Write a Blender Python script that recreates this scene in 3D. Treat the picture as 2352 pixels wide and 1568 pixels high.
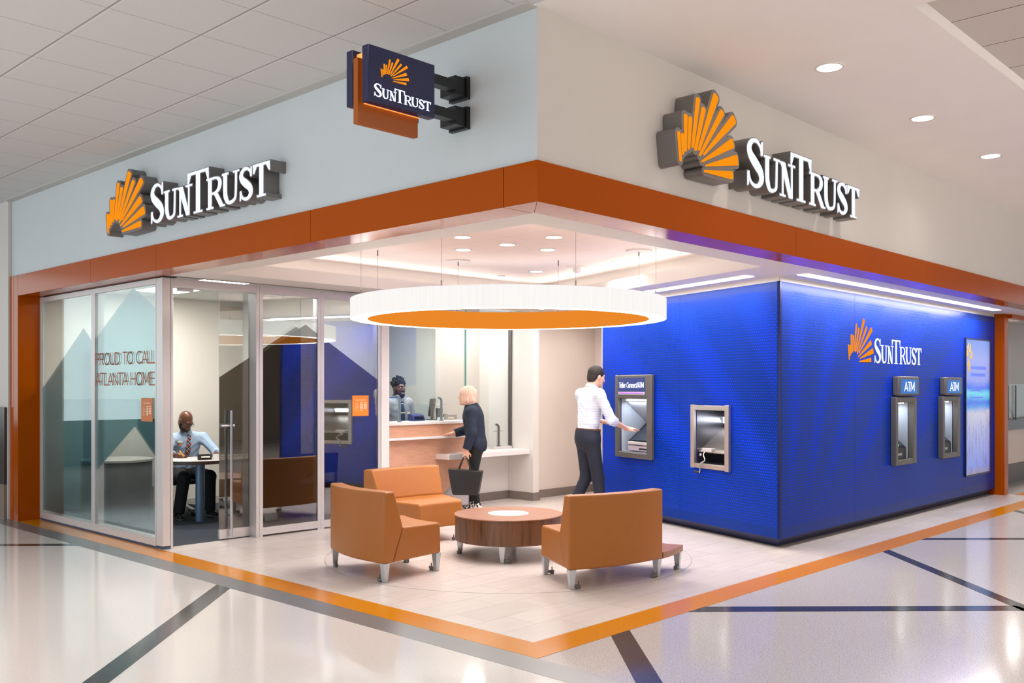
import bpy, bmesh, math, random
import numpy as np
from mathutils import Vector, Matrix
from math import sin, cos, pi, radians, sqrt, atan2, hypot

random.seed(7)
SC = bpy.context.scene
COL = SC.collection
for _o in list(bpy.data.objects):
    bpy.data.objects.remove(_o)

# ------------------------------------------------------------------ camera, world, daylight, exposure
CAM = (-4.1686, -3.7509, 1.6)
cam_data = bpy.data.cameras.new('camera')
cam_data.sensor_width = 36.0
cam_data.lens = 2180.0 / 2352.0 * 36.0
cam_data.shift_y = (890.0 - 784.0) / 2352.0
cam_data.clip_start = 0.05
cam_data.clip_end = 200.0
camera = bpy.data.objects.new('camera', cam_data)
camera.location = CAM
camera.rotation_euler = (radians(90), 0, math.atan2(.6884, .7253) - pi / 2)
COL.objects.link(camera)
SC.camera = camera

world = bpy.data.worlds.new('world')
SC.world = world
world.use_nodes = True
bg = world.node_tree.nodes['Background']
bg.inputs[0].default_value = (0.86, 0.88, 0.92, 1)
bg.inputs[1].default_value = 0.78

SC.view_settings.view_transform = 'Standard'
SC.view_settings.look = 'None'
SC.view_settings.exposure = 0.0
SC.view_settings.gamma = 1.0
SC.view_settings.use_curve_mapping = False
cy = SC.cycles
cy.max_bounces = 9
cy.diffuse_bounces = 4
cy.glossy_bounces = 4
cy.transmission_bounces = 6
cy.transparent_max_bounces = 16
cy.caustics_reflective = False
cy.caustics_refractive = False
cy.sample_clamp_indirect = 6.0
cy.use_denoising = True


def area_light(name, loc, target, sx, sy, energy, color=(1, 1, 1), spread=180):
    d = bpy.data.lights.new(name, 'AREA')
    d.shape = 'RECTANGLE'
    d.size = sx
    d.size_y = sy
    d.energy = energy
    d.color = color
    d.spread = radians(spread)
    o = bpy.data.objects.new(name, d)
    o.location = loc
    o.rotation_euler = (Vector(target) - Vector(loc)).to_track_quat('-Z', 'Y').to_euler()
    COL.objects.link(o)
    return o


def disc_light(name, loc, diameter, energy, color=(1, .95, .88), spread=140):
    d = bpy.data.lights.new(name, 'AREA')
    d.shape = 'DISK'
    d.size = diameter
    d.energy = energy
    d.color = color
    d.spread = radians(spread)
    o = bpy.data.objects.new(name, d)
    o.location = loc
    COL.objects.link(o)
    return o


# daylight of the concourse windows (far to the left) and the lit hall (far to the right, behind the camera), then added fills
area_light('concourse_daylight', (-9.5, 4.0, 2.4), (0, 4.0, 2.2), 12, 3.6, 345, (0.80, 0.91, 1.0))
area_light('hall_light', (5.0, -8.5, 3.3), (5.0, 0, 3.35), 14, 1.0, 125, (1.0, 0.95, 0.90), 100)
area_light('pane_reflection_panel', (-4.6, 15.4, 2.35), (-4.6, 0, 2.35), 8, 2.8, 110, (.86, .96, 1.0))  # unseen panel added as the bright reflection in the office side panes
area_light('concourse_floor_fill', (-5.2, -1.5, 3.84), (-5.2, -1.5, 0), 9, 15, 310, (1.0, .97, .94), 95)  # unseen overhead panel added to brighten the concourse floor
area_light('hall_floor_fill', (6.2, -4.6, 3.84), (6.2, -4.6, 0), 12, 6, 225, (1.0, .97, .94), 95)  # second unseen panel, added so the hall floor gets more light
# lobby: cove troughs, linear slots, general downlight
# ------------------------------------------------------------------ mesh helpers


def lin(r, g=None, b=None):
    if g is None:
        r, g, b = r
    f = lambda v: (v / 255.0 / 12.92) if v / 255.0 <= .04045 else ((v / 255.0 + .055) / 1.055) ** 2.4
    return (f(r), f(g), f(b), 1.0)


class MB:
    """collects faces of one mesh"""

    def __init__(self):
        self.v = []
        self.f = []

    def add(self, vs, fs):
        n = len(self.v)
        self.v += [tuple(p) for p in vs]
        self.f += [tuple(i + n for i in q) for q in fs]
        return self

    def box(self, x0, x1, y0, y1, z0, z1):
        vs = [(x0, y0, z0), (x1, y0, z0), (x1, y1, z0), (x0, y1, z0), (x0, y0, z1), (x1, y0, z1), (x1, y1, z1), (x0, y1, z1)]
        return self.add(vs, [(3, 2, 1, 0), (4, 5, 6, 7), (0, 1, 5, 4), (1, 2, 6, 5), (2, 3, 7, 6), (3, 0, 4, 7)])

    def prism(self, poly, d0, d1, mp):
        """poly: 2-D outline; mp(u, v, d) -> xyz"""
        n = len(poly)
        vs = [mp(u, v, d0) for u, v in poly] + [mp(u, v, d1) for u, v in poly]
        fs = [tuple(range(n))[::-1], tuple(range(n, 2 * n))]
        fs += [(i, (i + 1) % n, n + (i + 1) % n, n + i) for i in range(n)]
        return self.add(vs, fs)

    def slab(self, poly, z0, z1):
        return self.prism(poly, z0, z1, lambda u, v, d: (u, v, d))

    def cyl(self, c, r, z0, z1, n=32, r1=None):
        r1 = r if r1 is None else r1
        vs = [(c[0] + r * cos(2 * pi * i / n), c[1] + r * sin(2 * pi * i / n), z0) for i in range(n)]
        vs += [(c[0] + r1 * cos(2 * pi * i / n), c[1] + r1 * sin(2 * pi * i / n), z1) for i in range(n)]
        fs = [tuple(range(n))[::-1], tuple(range(n, 2 * n))] + [(i, (i + 1) % n, n + (i + 1) % n, n + i) for i in range(n)]
        return self.add(vs, fs)

    def tube(self, pts, r, n=8, r1=None):
        pts = [Vector(p) for p in pts]
        m = len(pts)
        up = Vector((0, 0, 1))
        rings = []
        prev = None
        for i, p in enumerate(pts):
            t = (pts[min(i + 1, m - 1)] - pts[max(i - 1, 0)]).normalized()
            a = t.cross(up) if prev is None else prev - t * prev.dot(t)
            if a.length < 1e-4:
                a = t.cross(Vector((1, 0, 0)))
            a.normalize()
            prev = a
            b = t.cross(a)
            rr = r if r1 is None else r + (r1 - r) * i / max(1, m - 1)
            rings.append([p + a * rr * cos(2 * pi * k / n) + b * rr * sin(2 * pi * k / n) for k in range(n)])
        vs = [q for ring in rings for q in ring]
        fs = []
        for i in range(m - 1):
            for k in range(n):
                fs.append((i * n + k, i * n + (k + 1) % n, (i + 1) * n + (k + 1) % n, (i + 1) * n + k))
        fs += [tuple(range(n))[::-1], tuple(range((m - 1) * n, m * n))]
        return self.add(vs, fs)

    def bar(self, p, q, w, h):
        """rectangular bar from p to q"""
        p, q = Vector(p), Vector(q)
        t = (q - p).normalized()
        a = t.cross(Vector((0, 0, 1)))
        if a.length < 1e-4:
            a = Vector((1, 0, 0))
        a.normalize()
        b = a.cross(t)
        vs = [e + a * sx * w / 2 + b * sy * h / 2 for e in (p, q) for sx, sy in ((-1, -1), (1, -1), (1, 1), (-1, 1))]
        return self.add(vs, [(3, 2, 1, 0), (4, 5, 6, 7), (0, 1, 5, 4), (1, 2, 6, 5), (2, 3, 7, 6), (3, 0, 4, 7)])

    def lathe(self, prof, n=64, c=(0, 0), closed=False):
        m = len(prof)
        vs = [(c[0] + r * cos(2 * pi * i / n), c[1] + r * sin(2 * pi * i / n), z) for i in range(n) for r, z in prof]
        fs = []
        for i in range(n):
            j = (i + 1) % n
            for k in range(m if closed else m - 1):
                l = (k + 1) % m
                fs.append((i * m + k, j * m + k, j * m + l, i * m + l))
        if not closed:
            if prof[0][0] > 1e-5:
                fs.append(tuple(i * m for i in range(n))[::-1])
            if prof[-1][0] > 1e-5:
                fs.append(tuple(i * m + m - 1 for i in range(n)))
        return self.add(vs, fs)

    def sweep(self, prof, a0, a1, n=14):
        """closed (r, z) profile turned from angle a0 to a1 (degrees)"""
        m = len(prof)
        vs = []
        for i in range(n + 1):
            a = radians(a0 + (a1 - a0) * i / n)
            vs += [(r * cos(a), r * sin(a), z) for r, z in prof]
        fs = [(i * m + k, (i + 1) * m + k, (i + 1) * m + (k + 1) % m, i * m + (k + 1) % m) for i in range(n) for k in range(m)]
        fs += [tuple(range(m))[::-1], tuple(n * m + k for k in range(m))]
        return self.add(vs, fs)

    def sphere(self, c, r, n=12, sz=1.0):
        m = n // 2
        prof = [(r * sin(pi * k / m), -r * sz * cos(pi * k / m) + c[2]) for k in range(m + 1)]
        prof[0] = (0.0002, prof[0][1])
        prof[-1] = (0.0002, prof[-1][1])
        return self.lathe(prof, n, (c[0], c[1]))

    def build(self, name, mat, parent=None, smooth=None, bevel=None, world=True):
        me = bpy.data.meshes.new(name)
        v = self.v
        if parent is not None and world:
            inv = xf_inv(parent)
            v = [inv @ Vector(p) for p in v]
        me.from_pydata([tuple(p) for p in v], [], self.f)
        bm = bmesh.new()
        bm.from_mesh(me)
        bmesh.ops.recalc_face_normals(bm, faces=bm.faces)
        bm.to_mesh(me)
        bm.free()
        return finish(name, me, mat, parent, smooth, bevel)


def finish(name, me, mat, parent, smooth, bevel):
    if isinstance(mat, (list, tuple)):
        for m in mat:
            me.materials.append(m)
    else:
        me.materials.append(mat)
    if smooth is not None:
        me.polygons.foreach_set('use_smooth', [True] * len(me.polygons))
        if smooth < 180:
            me.set_sharp_from_angle(angle=radians(smooth))
    me.update()
    o = bpy.data.objects.new(name, me)
    COL.objects.link(o)
    if parent is not None:
        o.parent = parent
    if bevel:
        md = o.modifiers.new('bevel', 'BEVEL')
        md.width = bevel[0]
        md.segments = bevel[1]
        md.limit_method = 'ANGLE'
        md.angle_limit = radians(bevel[2] if len(bevel) > 2 else 35)
        md.harden_normals = False
        if smooth is None:
            me.polygons.foreach_set('use_smooth', [True] * len(me.polygons))
            me.set_sharp_from_angle(angle=radians(40))
    return o


def xf(o):
    m = Matrix.LocRotScale(o.location, o.rotation_euler, None)
    return xf(o.parent) @ m if o.parent else m


def xf_inv(o):
    return xf(o).inverted()


def tag(o, label=None, cat=None, group=None, kind=None):
    if label:
        o['label'] = label
    if cat:
        o['category'] = cat
    if group:
        o['group'] = group
    if kind:
        o['kind'] = kind
    return o


def thing(name, label, cat, loc=(0, 0, 0), rotz=0.0, group=None):
    o = bpy.data.objects.new(name, None)
    o.empty_display_size = .1
    o.location = loc
    o.rotation_euler = (0, 0, rotz)
    COL.objects.link(o)
    return tag(o, label, cat, group)


def struct(o, label=None, cat=None):
    o['kind'] = 'structure'
    if label:
        o['label'] = label
    if cat:
        o['category'] = cat
    return o


def copy_tree(o, parent=None):
    c = o.copy()
    COL.objects.link(c)
    if parent is not None:
        c.parent = parent
    for ch in list(o.children):
        copy_tree(ch, c)
    return c


# ------------------------------------------------------------------ materials
MATS = {}


def mat(name, color, rough=.5, metal=0.0, emit=None, strength=0.0, spec=None, coat=0.0):
    if name in MATS:
        return MATS[name]
    m = bpy.data.materials.new(name)
    m.use_nodes = True
    p = m.node_tree.nodes['Principled BSDF']
    p.inputs['Base Color'].default_value = lin(color) if max(color[:3]) > 1.0 else tuple(color[:3]) + (1,)
    p.inputs['Roughness'].default_value = rough
    p.inputs['Metallic'].default_value = metal
    if spec is not None:
        p.inputs['Specular IOR Level'].default_value = spec
    if coat:
        p.inputs['Coat Weight'].default_value = coat
        p.inputs['Coat Roughness'].default_value = .08
    if emit is not None:
        p.inputs['Emission Color'].default_value = lin(emit)
        p.inputs['Emission Strength'].default_value = strength
    MATS[name] = m
    return m


class NG:
    """tiny node-graph helper"""

    def __init__(self, m):
        self.t = m.node_tree
        self.n = self.t.nodes
        self.l = self.t.links
        self.p = self.n['Principled BSDF']
        self._obj = None

    def node(self, kind, **kw):
        n = self.n.new(kind)
        for k, v in kw.items():
            setattr(n, k, v)
        return n

    def link(self, a, b):
        self.l.new(a, b)

    def val(self, sock, v):
        if isinstance(v, (int, float)):
            sock.default_value = v
        elif isinstance(v, tuple):
            sock.default_value = v
        else:
            self.l.new(v, sock)

    def math(self, op, a, b=0.0, c=None):
        n = self.n.new('ShaderNodeMath')
        n.operation = op
        self.val(n.inputs[0], a)
        self.val(n.inputs[1], b)
        if c is not None:
            self.val(n.inputs[2], c)
        return n.outputs[0]

    def coords(self):
        if self._obj is None:
            tc = self.n.new('ShaderNodeNewGeometry')
            s = self.n.new('ShaderNodeSeparateXYZ')
            self.l.new(tc.outputs['Position'], s.inputs[0])
            self._obj = (s.outputs[0], s.outputs[1], s.outputs[2], tc.outputs['Position'])
        return self._obj

    def objcoords(self):
        tc = self.n.new('ShaderNodeTexCoord')
        s = self.n.new('ShaderNodeSeparateXYZ')
        self.l.new(tc.outputs['Object'], s.inputs[0])
        return (s.outputs[0], s.outputs[1], s.outputs[2], tc.outputs['Object'])

    def mix(self, fac, a, b):
        n = self.n.new('ShaderNodeMix')
        n.data_type = 'RGBA'
        self.val(n.inputs[0], fac)
        self.val(n.inputs[6], a)
        self.val(n.inputs[7], b)
        return n.outputs[2]

    def noise(self, vec, scale, detail=2.0, rough=.5):
        n = self.n.new('ShaderNodeTexNoise')
        n.inputs['Scale'].default_value = scale
        n.inputs['Detail'].default_value = detail
        n.inputs['Roughness'].default_value = rough
        if vec is not None:
            self.l.new(vec, n.inputs['Vector'])
        return n.outputs['Fac']

    def ramp(self, fac, stops):
        n = self.n.new('ShaderNodeValToRGB')
        e = n.color_ramp.elements
        while len(e) < len(stops):
            e.new(.5)
        for i, (p, c) in enumerate(stops):
            e[i].position = p
            e[i].color = c
        self.val(n.inputs[0], fac)
        return n.outputs[0]

    def scalevec(self, vec, s):
        n = self.n.new('ShaderNodeMapping')
        n.inputs['Scale'].default_value = s
        self.l.new(vec, n.inputs['Vector'])
        return n.outputs[0]

    def bump(self, h, strength=.2, dist=.01):
        n = self.n.new('ShaderNodeBump')
        n.inputs['Strength'].default_value = strength
        n.inputs['Distance'].default_value = dist
        self.l.new(h, n.inputs['Height'])
        self.l.new(n.outputs[0], self.p.inputs['Normal'])

    def color(self, c):
        self.val(self.p.inputs['Base Color'], c)

    def line(self, x, pitch, phase, width):
        """1 on a line of `width` every `pitch`"""
        t = self.math('DIVIDE', self.math('SUBTRACT', x, phase), pitch)
        f = self.math('FRACT', self.math('ADD', t, .5))
        d = self.math('ABSOLUTE', self.math('SUBTRACT', f, .5))
        return self.math('LESS_THAN', d, width / pitch / 2)


def paint(name, color, rough=.6, mottle=.02):
    if name in MATS:
        return MATS[name]
    m = mat(name, color, rough)
    g = NG(m)
    c = lin(color)
    d = tuple(x * (1 - mottle * 3) for x in c[:3]) + (1,)
    g.color(g.mix(g.noise(g.coords()[3], 3.0, 4), d, c))
    g.bump(g.noise(g.coords()[3], 220.0, 2), .03, .002)
    return m


def leather(name, color):
    m = mat(name, color, .42)
    g = NG(m)
    c = lin(color)
    d = tuple(x * .93 for x in c[:3]) + (1,)
    pos = g.coords()[3]
    g.color(g.mix(g.noise(pos, 9, 3), d, c))
    n = g.node('ShaderNodeTexVoronoi')
    n.inputs['Scale'].default_value = 380
    g.link(pos, n.inputs['Vector'])
    g.bump(n.outputs['Distance'], .10, .002)
    return m


def wood(name, c1, c2, scale=(1, 1, 1), rough=.4, fine=1.0):
    m = mat(name, c1, rough)
    g = NG(m)
    v = g.scalevec(g.objcoords()[3], scale)
    n = g.noise(v, 6.0 * fine, 6, .6)
    n2 = g.noise(v, 22.0 * fine, 3, .5)
    f = g.math('ADD', g.math('MULTIPLY', n, .75), g.math('MULTIPLY', n2, .25))
    g.color(g.ramp(f, [(.32, lin(c2)), (.5, lin(c1)), (.68, tuple(min(1, x * 1.15) for x in lin(c1)[:3]) + (1,))]))
    return m


def glass(name, tint=(.93, .97, .96), boost=1.5, base=.05):
    m = bpy.data.materials.new(name)
    m.use_nodes = True
    t = m.node_tree
    t.nodes.clear()
    out = t.nodes.new('ShaderNodeOutputMaterial')
    tr = t.nodes.new('ShaderNodeBsdfTransparent')
    tr.inputs[0].default_value = tint + (1,)
    gl = t.nodes.new('ShaderNodeBsdfGlossy')
    gl.inputs['Roughness'].default_value = .003
    fr = t.nodes.new('ShaderNodeFresnel')
    fr.inputs[0].default_value = 1.5
    ma = t.nodes.new('ShaderNodeMath')
    ma.operation = 'MULTIPLY_ADD'
    ma.inputs[1].default_value = boost
    ma.inputs[2].default_value = base
    ma.use_clamp = True
    mx = t.nodes.new('ShaderNodeMixShader')
    t.links.new(fr.outputs[0], ma.inputs[0])
    t.links.new(ma.outputs[0], mx.inputs[0])
    t.links.new(tr.outputs[0], mx.inputs[1])
    t.links.new(gl.outputs[0], mx.inputs[2])
    t.links.new(mx.outputs[0], out.inputs[0])
    return m


def film(name, tint, haze, haze_color):
    """translucent vinyl: part tinted transparency, part diffuse"""
    m = bpy.data.materials.new(name)
    m.use_nodes = True
    t = m.node_tree
    t.nodes.clear()
    out = t.nodes.new('ShaderNodeOutputMaterial')
    tr = t.nodes.new('ShaderNodeBsdfTransparent')
    tr.inputs[0].default_value = lin(tint)
    di = t.nodes.new('ShaderNodeBsdfDiffuse')
    di.inputs[0].default_value = lin(haze_color)
    mx = t.nodes.new('ShaderNodeMixShader')
    mx.inputs[0].default_value = haze
    t.links.new(tr.outputs[0], mx.inputs[1])
    t.links.new(di.outputs[0], mx.inputs[2])
    t.links.new(mx.outputs[0], out.inputs[0])
    return m


def emis(name, color, strength):
    m = bpy.data.materials.new(name)
    m.use_nodes = True
    t = m.node_tree
    t.nodes.clear()
    out = t.nodes.new('ShaderNodeOutputMaterial')
    e = t.nodes.new('ShaderNodeEmission')
    e.inputs[0].default_value = lin(color)
    e.inputs[1].default_value = strength
    t.links.new(e.outputs[0], out.inputs[0])
    return m


M_wall_blue = paint('bulkhead_blue_grey', (205, 212, 214), .55)  # bluer base colour than the right bulkhead
M_wall_warm = paint('paint_warm_white', (214, 207, 200), .55)
M_ceil = paint('paint_ceiling_white', (246, 240, 236), .6)
M_white = paint('paint_white', (232, 226, 221), .5)
M_cream = paint('paint_cream', (226, 219, 208), .6)
M_pink = paint('paint_pinkish_white', (228, 216, 208), .55)
M_teal = paint('paint_grey_green', (205, 210, 208), .5)
M_base = mat('baseboard_taupe', (128, 116, 110), .5)
M_gap_shade = mat('gap_shade_taupe', (132, 116, 108), .6)
M_dark = mat('near_black_plastic', (22, 22, 25), .4)
M_black = mat('black_powder_coat', (14, 14, 16), .35)
M_alu = mat('clear_anodised_aluminium', (214, 209, 208), .38, .35)
M_alu_dark = mat('grey_metal_seam', (110, 106, 104), .4, .5)
M_chrome = mat('polished_steel', (200, 202, 205), .18, 1.0)
M_silver = mat('satin_silver_leg', (196, 200, 204), .32, .75)
M_atm = mat('atm_warm_grey', (98, 94, 91), .38, .25)
M_atm_in = mat('atm_pale_grey_lining', (172, 178, 188), .45)
M_glass = glass('clear_glass', (.95, .97, .96), 1.5, .09)
M_glass_side = glass('clear_glass_greenish', (.92, .975, .97), .55, .0)
M_glass_thin = glass('clear_glass_screen', (.96, .985, .98), .4, .0)
M_led = emis('led_strip_white', (255, 250, 246), 9.0)
M_lens = emis('downlight_lens', (255, 248, 240), 14.0)
M_sign_white = emis('lit_white_letter', (236, 240, 255), 1.15)
M_sign_orange = emis('lit_orange_ray', (255, 150, 22), 0.98)
M_return = mat('sign_grey_return', (124, 120, 117), .42, .3)
M_return_dark = mat('sign_dark_return', (48, 48, 52), .42, .3)

# glossy orange panels
M_orange = mat('orange_composite_panel', (172, 76, 0), .16, spec=.16)
M_strip = mat('orange_floor_strip', (216, 132, 4), .18, spec=.3)
_g = NG(M_strip)
_g.color(_g.mix(_g.noise(_g.coords()[3], 60, 3), lin(206, 126, 0), lin(218, 138, 6)))


def terrazzo(name, base, speck, amount, rough):
    m = mat(name, base, rough)
    g = NG(m)
    x, y, z, pos = g.coords()
    n1 = g.noise(pos, 150, 2, .6)
    n2 = g.noise(pos, 60, 2, .6)
    n3 = g.noise(pos, .7, 3)
    f = g.math('MULTIPLY', g.math('GREATER_THAN', n1, .58), amount)
    c = g.mix(f, lin(base), lin(speck))
    f2 = g.math('MULTIPLY', g.math('GREATER_THAN', n2, .62), amount * .6)
    c = g.mix(f2, c, lin(tuple(v * .82 for v in base)))
    c = g.mix(g.math('MULTIPLY', n3, .14), c, lin(tuple(v * .85 for v in base)))
    g.color(c)
    g.val(g.p.inputs['Roughness'], g.math('ADD', rough, g.math('MULTIPLY', g.noise(pos, 2.2, 3), .06)))
    return m


M_terr_cream = terrazzo('terrazzo_cream', (222, 216, 211), (186, 179, 172), .35, .07)
M_terr_grey = terrazzo('terrazzo_speckled_grey', (206, 200, 196), (118, 112, 112), .7, .10)
M_terr_black = terrazzo('terrazzo_charcoal', (58, 58, 62), (120, 120, 122), .4, .10)
M_metal_strip = mat('brushed_steel_strip', (132, 132, 132), .3, .35)


def lobby_tile():
    m = mat('porcelain_tile', (214, 204, 197), .27)
    g = NG(m)
    x, y, z, pos = g.coords()
    row = g.math('FLOOR', g.math('DIVIDE', g.math('SUBTRACT', y, .26), .295))
    ux = g.math('ADD', x, g.math('MULTIPLY', row, .195))
    l1 = g.line(y, .295, .26, .0045)
    l2 = g.line(ux, .6, .81, .0045)
    ln = g.math('MAXIMUM', l1, l2)
    col = g.math('FLOOR', g.math('DIVIDE', g.math('SUBTRACT', ux, .81), .6))
    w = g.node('ShaderNodeTexWhiteNoise')
    w.noise_dimensions = '2D'
    cv = g.node('ShaderNodeCombineXYZ')
    g.link(row, cv.inputs[0])
    g.link(col, cv.inputs[1])
    g.link(cv.outputs[0], w.inputs['Vector'])
    n = g.noise(g.scalevec(pos, (1.2, 5, 1)), 3, 5, .6)
    f = g.math('ADD', g.math('MULTIPLY', n, .6), g.math('MULTIPLY', w.outputs['Value'], .25))
    c = g.ramp(f, [(.2, lin(206, 195, 188)), (.75, lin(222, 213, 206))])
    g.color(g.mix(g.math('MULTIPLY', ln, .55), c, lin(150, 138, 132)))
    return m


M_tile = lobby_tile()


def ceiling_tile(name, base, line, px, phx, py, phy, width=.012):
    m = mat(name, base, .8)
    g = NG(m)
    x, y, z, pos = g.coords()
    l1 = g.line(x, px, phx, width)
    l2 = g.line(y, py, phy, width * .6)
    e1 = g.line(x, px, phx + width * 1.2, width * 1.2)
    ln = g.math('MAXIMUM', l1, g.math('MULTIPLY', l2, .8))
    c = g.mix(g.noise(pos, 90, 2), lin(base), lin(tuple(v * .965 for v in base)))
    c = g.mix(g.math('MULTIPLY', e1, .5), c, lin(tuple(min(255, v * 1.06) for v in base)))
    g.color(g.mix(ln, c, lin(line)))
    return m


M_tile_hall = ceiling_tile('acoustic_tile_grey', (213, 212, 211), (150, 147, 143), .6005, -.515, .6005, 1.31)
M_tile_plank = ceiling_tile('acoustic_plank', (206, 196, 190), (112, 104, 100), .6, 2.2, 40, 17)
M_tile_lobby = ceiling_tile('acoustic_tile_lobby', (242, 230, 224), (206, 184, 174), .6, 2.2, .6, 2.35, .006)
M_tile_office = ceiling_tile('acoustic_tile_office', (206, 205, 200), (170, 168, 164), .6, .35, .6, 5.3, .01)

# perforated blue cladding: staggered round holes whose size follows giant rays


def perforated(name, ux, uy, cu, cz, freq, ph):
    m = mat(name, (10, 70, 180), .4, .10, spec=.14)
    g = NG(m)
    x, y, z, pos = g.coords()
    u = g.math('ADD', g.math('MULTIPLY', x, ux), g.math('MULTIPLY', y, uy))
    P, R = .034, .0295
    rowf = g.math('DIVIDE', z, R)
    row = g.math('FLOOR', rowf)
    odd = g.math('MODULO', row, 2.0)
    uu = g.math('ADD', g.math('DIVIDE', u, P), g.math('MULTIPLY', odd, .5))
    du = g.math('MULTIPLY', g.math('SUBTRACT', g.math('FRACT', uu), .5), P)
    dv = g.math('MULTIPLY', g.math('SUBTRACT', g.math('FRACT', rowf), .5), R)
    d = g.math('SQRT', g.math('ADD', g.math('MULTIPLY', du, du), g.math('MULTIPLY', dv, dv)))
    a = g.math('ARCTAN2', g.math('SUBTRACT', z, cz), g.math('SUBTRACT', u, cu))
    s = g.math('SINE', g.math('ADD', g.math('MULTIPLY', a, freq), ph))
    hi = g.math('MULTIPLY', g.math('GREATER_THAN', s, .0), g.math('POWER', g.math('ABSOLUTE', s), .5))
    up = g.math('MINIMUM', g.math('MAXIMUM', g.math('DIVIDE', g.math('SUBTRACT', z, .35), .6), 0.0), 1.0)
    rad = g.math('ADD', .0074, g.math('MULTIPLY', g.math('MULTIPLY', hi, up), .0054))
    hole = g.math('LESS_THAN', d, rad)
    inz = g.math('MULTIPLY', g.math('GREATER_THAN', z, .21), g.math('LESS_THAN', z, 2.575))
    hole = g.math('MULTIPLY', hole, inz)
    g.color(g.mix(hole, lin(7, 50, 138), lin(0, 56, 218)))
    g.val(g.p.inputs['Metallic'], g.math('MULTIPLY', g.math('SUBTRACT', 1.0, hole), .10))
    g.val(g.p.inputs['Roughness'], g.math('ADD', .33, g.math('MULTIPLY', hole, .35)))
    return m


BU = (.338, .941)          # direction of the angled cladding wall
B0 = (4.46, .79)           # its outer corner
M_perf_front = perforated('perforated_blue_front', 1, 0, 4.6, -.9, 26, .4)
M_perf_side = perforated('perforated_blue_side', BU[0], BU[1], 0.4, -1.6, 30, 1.0)
M_kick = mat('dark_blue_kick', (10, 24, 84), .3, .4)

# ------------------------------------------------------------------ setting: floors
struct(MB().slab([(-.225, -12), (-.225, 16), (-14, 16), (-14, -12)], -.05, 0).build('floor_concourse', M_terr_cream),
       'polished cream terrazzo floor of the concourse', 'floor')
struct(MB().slab([(-.0, -12), (22, -12), (22, 3.2), (11.3, 3.2), (11.3, .565), (16, .565), (16, .002), (-.0, .002)], -.05, 0).build('floor_hall', M_terr_grey),
       'polished speckled grey terrazzo floor of the hall', 'floor')
struct(MB().slab([(-.225, -12), (0, -12), (0, 16), (-.225, 16)], -.05, .001).build('trim_1', M_metal_strip),
       'wide brushed steel strip between concourse terrazzo and orange strip', 'floor strip')
struct(MB().slab([(.247, .252), (16, .252), (16, .449), (11.298, .449), (11.298, 5.75), (3.05, 5.75), (3.05, 5.308), (.247, 5.308)], -.05, 0).build('floor_lobby', M_tile),
       'pale porcelain tile floor of the lobby', 'floor')
o = MB().slab([(0, 0), (16, 0), (16, .25), (.245, .25), (.245, 8.6), (0, 8.6)], -.05, .002)
struct(o.build('trim_2', M_strip), 'glossy orange strip inlaid around the shop floor', 'floor strip')
struct(MB().slab([(11.3, .45), (16, .45), (16, .56), (11.3, .56)], -.05, .003).build('trim_3', M_strip), 'narrow orange strip beyond the orange post', 'floor strip')


def diag(name, p, q, w, label):
    p, q = Vector(p), Vector(q)
    t = (q - p).normalized()
    n = Vector((-t.y, t.x)) * w / 2
    struct(MB().slab([tuple(p - n), tuple(q - n), tuple(q + n), tuple(p + n)], -.02, .0015).build(name, M_terr_black), label, 'floor strip')


def diag_poly(name, poly, label):
    struct(MB().slab(poly, -.02, .0015).build(name, M_terr_black), label, 'floor strip')


diag_poly('trim_4', [(-.225, 3.30), (-.225, 3.09), (-3.0, .32), (-3.1, .42)], 'black diagonal strip across the cream terrazzo, the broad near one')
diag_poly('trim_5', [(-.225, 6.06), (-.225, 6.24), (-2.2, 8.2), (-2.3, 8.1)], 'thin black diagonal strip in the cream terrazzo near the office glass')
diag_poly('trim_6', [(.71, 0), (.91, 0), (-.0, -.93), (-.0, -.72)], 'short black strip leaving the orange corner, nearest the camera')
diag_poly('trim_7', [(1.61, 0), (1.83, 0), (3.43, -1.64), (3.33, -1.76)], 'long black strip across the grey terrazzo')
diag_poly('trim_8', [(5.03, 0), (5.19, 0), (2.3, -2.86), (2.2, -2.8)], 'black strip running to the right edge, beyond the long one')
diag_poly('trim_9', [(6.03, 0), (6.20, 0), (7.75, -1.6), (7.65, -1.68)], 'far thin black strip below the cash machines')
diag_poly('trim_10', [(9.22, 0), (9.36, 0), (7.75, -1.6), (7.65, -1.5)], 'short black strip at the far right of the floor')

# ------------------------------------------------------------------ setting: bulkhead walls, ceilings, orange portal
struct(MB().slab([(.02, .02), (.22, .22), (.22, 8.62), (.02, 8.62)], 2.935, 3.87).build('wall_left', M_wall_blue), 'pale blue-grey bulkhead wall over the office', 'wall')
struct(MB().slab([(.02, .02), (18, .02), (18, .22), (.22, .22)], 2.935, 3.87).build('wall_right', M_wall_warm), 'warm white bulkhead wall over the lobby', 'wall')
# the concourse wall that goes on beyond the portal
o = struct(MB().box(-.02, .2, 8.625, 16, 0, 3.87).build('wall_concourse', M_wall_warm), 'white concourse wall beyond the orange post', 'wall')
MB().box(-.05, -.021, 8.66, 16, .42, 1.36).build('wainscot', mat('dark_brown_wainscot', (52, 40, 34), .35), o)
MB().box(-.055, -.021, 8.66, 16, 0, .42).build('base_panel', mat('tan_base_panel', (132, 116, 102), .4), o)
struct(MB().box(-14, -.02, 16, 16.2, 0, 3.87).build('wall_concourse_end', M_wall_warm), 'far end wall of the concourse', 'wall')
MB().box(-14, -.03, 15.96, 15.999, 0, 1.36).build('wainscot', MATS['dark_brown_wainscot'], bpy.data.objects['wall_concourse_end'])
struct(MB().box(-14, 22, -12.2, -12, 0, 3.87).build('wall_hall_opposite', paint('paint_taupe_grey', (140, 130, 122), .6)), 'taupe wall on the far side of the hall', 'wall')
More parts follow.
